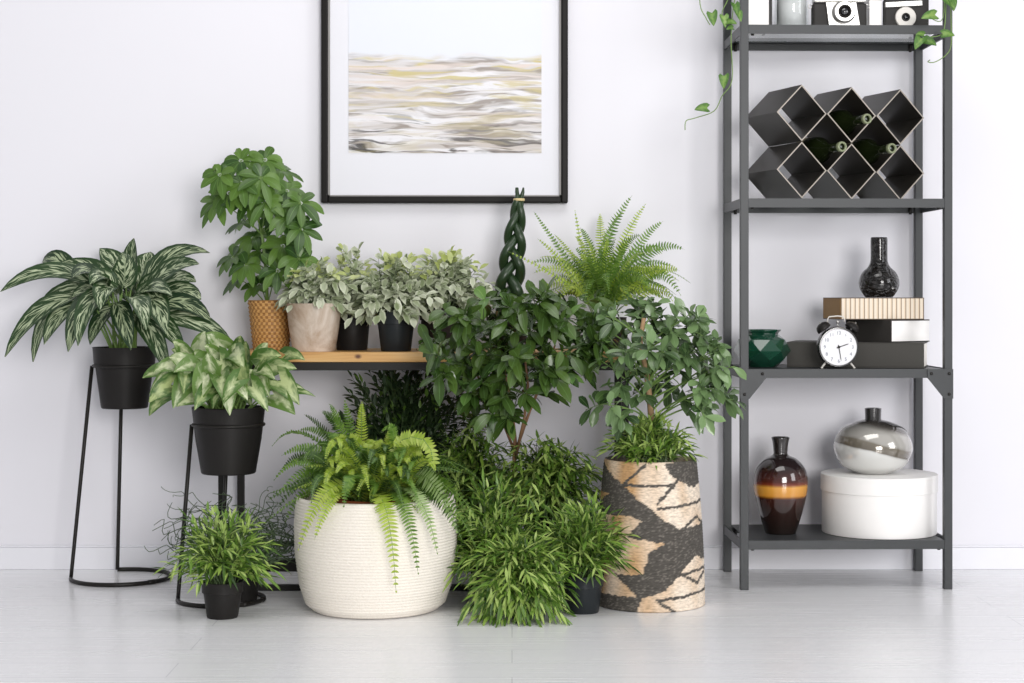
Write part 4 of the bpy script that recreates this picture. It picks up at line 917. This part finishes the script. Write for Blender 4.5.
b = MB(); b.tube([V((-.027, 0, zz+.008)), V((-.027, 0, zz+.020)), V((-.023, 0, zz+.0265)), V((0, 0, zz+.0285)), V((.014, 0, zz+.027)), V((.018, 0, zz+.02)), V((.018, 0, zz+.012))], .0018, 8); b.build('carry_handle', M['cream'], root, world=False)
b = MB(); b.tube([V((0, 0, zz-.002)), V((0, 0, zz+.012))], .0015, 8); b.box((0, 0, zz+.013), (.008, .006, .008)); b.build('hammer', M['silver'], root, world=False)

# ---- top shelf: jar, standing book, cameras, white box
z0 = ZT[0]+.0005
X = lambda px: PX(px, 4.60)
root = thing('book', 'white book with dark spine edge standing upright at the left end of top shelf', 'book', (X(759), 4.62, z0))
b = MB(); b.bx(X(746.5), X(769), 4.60, 4.74, z0, z0+.2); b.build('cover', M['white'], root, smooth=False, bevel=.001)
b = MB(); b.bx(X(769.2), X(772), 4.598, 4.742, z0, z0+.202); b.build('back_board', M['black'], root, smooth=False)
Y = 4.66; x = PX(791.5, Y); r_ = .045
root = thing('glass_jar', 'clear glass jar with pale contents standing beside the upright white book', 'jar', (x, Y, z0))
b = MB(); b.lathe([(r_-.004, 0), (r_, .004), (r_, .12), (r_-.006, .128), (r_-.006, .135), (r_-.009, .135), (r_-.009, .128), (r_-.004, .119), (r_-.004, .008), (.001, .006)], 48, (x, Y, z0), cap=False); b.build('jar_body', M['glass'], root)
b = MB(); b.lathe([(r_-.003, .136), (r_-.003, .15), (.001, .152)], 40, (x, Y, z0)); b.build('lid', M['silver'], root)
b = MB(); b.lathe([(r_-.006, .009), (r_-.006, .085), (.001, .087)], 40, (x, Y, z0)); b.build('contents', plain('pale_sugar', '#cfcdcf', .8, var=.08, nscale=90), root)
# camera one
def ringlens(b, c, prof, mat=0): b.lathe(prof, 40, c, axis=AX, mat=mat)
x0, x1, Y = X(813), X(867), 4.60
root = thing('vintage_camera', 'vintage silver and black camera with large lens in the middle of the top shelf', 'camera', ((x0+x1)/2, Y, z0), group='vintage cameras on the top shelf')
b = MB(); b.bx(x0, x1, Y, Y+.035, z0, z0+.066); b.build('body', M['leather'], root, smooth=False, bevel=.006)
b = MB(); b.bx(x0+.002, x1-.002, Y+.001, Y+.034, z0+.067, z0+.088); b.build('top_plate', M['silver'], root, smooth=False, bevel=.004)
b = MB(); k = [(X(828.5), z0), (X(860), z0), (X(856), z0+.067), (X(825), z0+.067)]
b.add([V((a, y, z)) for y in (Y-.007, Y-.0005) for a, z in k], [(0, 1, 2, 3), (7, 6, 5, 4), (0, 4, 5, 1), (1, 5, 6, 2), (2, 6, 7, 3), (3, 7, 4, 0)]); b.build('front_plate', M['silver'], root, smooth=False, bevel=.002)
lx, lz = X(843), PZ(11, 4.57)
b = MB(); ringlens(b, (lx, Y-.007, lz), [(.031, 0), (.031, .006), (.0285, .008), (.0285, .018), (.026, .02), (.018, .02), (.016, .012)]); ls = sharp(b.build('lens_barrel', M['silver'], root))
b = MB(); ringlens(b, (lx, Y-.0075, lz), [(.0175, .0), (.0172, .0185), (.0145, .0195), (.012, .015), (.0005, .016)]); sharp(b.build('lens_ring', M['metal'], ls))
b = MB(); ringlens(b, (lx, Y-.0075, lz), [(.0115, .0155), (.008, .0185), (.0005, .0195)]); b.build('lens_glass', M['lens'], ls)
for px in (810.5, 868.5):
    b = MB(); cxx = X(px); b.tube([V((cxx+.005*cos(a), Y+.012, z0+.058+.005*sin(a))) for a in [i*pi/6 for i in range(12)]], .0012, 6, closed=True); b.build('strap_lug', M['silver'], root)
b = MB(); b.bx(X(835), X(851), Y-.004, Y+.03, z0+.088, z0+.105); b.build('viewfinder_housing', M['silver'], root, smooth=False, bevel=.004)
# white box between cameras
root = thing('small_box', 'small plain white box standing between the two cameras', 'box', (X(876), 4.64, z0))
b = MB(); b.bx(X(870.5), X(883), 4.615, 4.68, z0, z0+.075); b.build('box_body', M['white'], root, smooth=False, bevel=.0015)
b = MB(); b.bx(X(870.2), X(883.3), 4.614, 4.681, z0+.0755, z0+.1); b.build('lid', M['white'], root, smooth=False, bevel=.0015)
# camera two
x0, x1 = X(885), X(929)
root = thing('vintage_camera', 'vintage black camera with silver top strip at the right end of top shelf', 'camera', ((x0+x1)/2, Y, z0), group='vintage cameras on the top shelf')
b = MB(); b.bx(x0, x1, Y, Y+.032, z0, z0+.076); b.build('body', M['leather'], root, smooth=False, bevel=.003)
b = MB(); b.box(((x0+X(922))/2, Y-.002, PZ(4.2, 4.6)), (X(922)-x0, .008, .0145), rot=Matrix.Rotation(R(-3), 3, 'Y')); b.build('silver_strip', M['silver'], root, smooth=False, bevel=.0015)
b = MB(); b.bx(x0+.001, x1-.001, Y+.001, Y+.031, z0+.077, z0+.094); b.build('top_plate', M['silver'], root, smooth=False, bevel=.002)
lx, lz = X(905), PZ(16.5, 4.58)
b = MB(); ringlens(b, (lx, Y-.0002, lz), [(.0275, 0), (.0275, .009), (.026, .0105), (.0115, .0105), (.0105, .008)]); ls = sharp(b.build('lens_barrel', M['cream'], root))
b = MB(); ringlens(b, (lx, Y-.0005, lz), [(.011, 0), (.0108, .0112), (.0075, .0118), (.006, .009), (.0005, .010)]); sharp(b.build('lens_ring', M['metal'], ls))
b = MB(); ringlens(b, (lx, Y-.0007, lz), [(.0058, .0095), (.0035, .0115), (.0005, .012)]); b.build('lens_glass', M['lens'], ls)

# trailing vines from pots up on the top board (above the frame)
def heart(fo, px, py, Y_, dx, dy, size):
    p0 = P(px, py, Y_); d = V((dx, rnd.uniform(-.3, .1), -dy)).normalized(); size *= .68; fo.leafc(p0, p0+d*size*.5+V((0, -.006, .004)), p0+d*size, size*.85, lambda t: max(.05, (1-t**1.8)**.8*(1 if t > .05 else .7)), V((rnd.uniform(-.3, .3), -1, .35)), n=7, sweep=.25, fold=.2)
def vineplant(label, x, Y, vines, leaves):
    root = thing('trailing_pothos', label, 'potted plant', (x, Y, RT-.009)); zs = pot(root, x, Y, RT-.009, .05, .038, .09, M['pot'], .25); st = MB(); fo = MB()
    for pts in vines:
        w_ = [V((x, Y, zs)), V((x+(P(*pts[0]).x-x)*.6, Y+(P(*pts[0]).y-Y)*.6, zs+.03)), V((P(*pts[0]).x, pts[0][2], RT-.03))]+[P(*q) for q in pts]
        fine = []
        for i in range(len(w_)-1):
            p0 = w_[max(0, i-1)]; p1 = w_[i]; p2 = w_[i+1]; p3 = w_[min(len(w_)-1, i+2)]
            for j in range(5): t = j/5; fine.append(.5*((2*p1)+(-p0+p2)*t+(2*p0-5*p1+4*p2-p3)*t*t+(-p0+3*p1-3*p2+p3)*t**3))
        fine.append(w_[-1]); st.tube(fine, .0013, 5)
    for q in leaves: heart(fo, *q)
    for i in range(14):
        a = rnd.uniform(0, 6.28); d = V((cos(a), sin(a)*.6, .4)); p = V((x, Y, zs+.02)); fo.leafc(p, p+d*.05+V((0, 0, .03)), p+d*.09, .04, arrow, V((0, -.3, 1)), n=5, sweep=.25)
    st.build('vines', M['stem'], root); fo.build('foliage', M['pothos'], root)
vineplant('trailing heart-leaved vine hanging down beside the left posts of the shelving unit', rx0+.075, 4.60,
   [[(700,-30,4.5),(700,4,4.5),(706,18,4.5),(710,25,4.5)], [(731,-40,4.52),(729,-5,4.52),(722,14,4.52),(733,24,4.52)], [(738,-30,4.53),(733,10,4.52),(731,40,4.51),(732,80,4.5),(722,96,4.5),(714,111,4.5),(695,118,4.5),(686,121,4.5),(685,130,4.5)]],
   [(712,13,4.5,.1,1,.052),(724,16,4.51,.1,1,.045),(733,28,4.51,-.7,.2,.03),(735,4,4.5,.2,1,.045),(724,76,4.49,-.05,1,.05),(707,108,4.49,-1,.15,.048),(728,22,4.5,.7,.2,.035),(738,12,4.52,.3,1,.04)])
vineplant('trailing light green vine hanging over the right front post of the shelving unit', rx1-.09, 4.60,
   [[(947,-30,4.51),(946,5,4.50),(944,30,4.50),(938,36,4.49),(925,38,4.48),(917,44,4.48)], [(950,-30,4.52),(951,20,4.51),(951,45,4.5),(946,55,4.5),(935,62,4.5),(928,62,4.5),(930,60,4.49)], [(944,-30,4.53),(943,18,4.52),(930,18,4.49)]],
   [(946,-2,4.49,.6,.9,.055),(935,15,4.48,-1,.25,.055),(921,38,4.47,-.55,1,.052),(925,40,4.47,.9,.5,.048),(943,34,4.48,1,.15,.045),(924,35,4.48,-.9,0,.035),(952,0,4.49,.1,1,.045)])
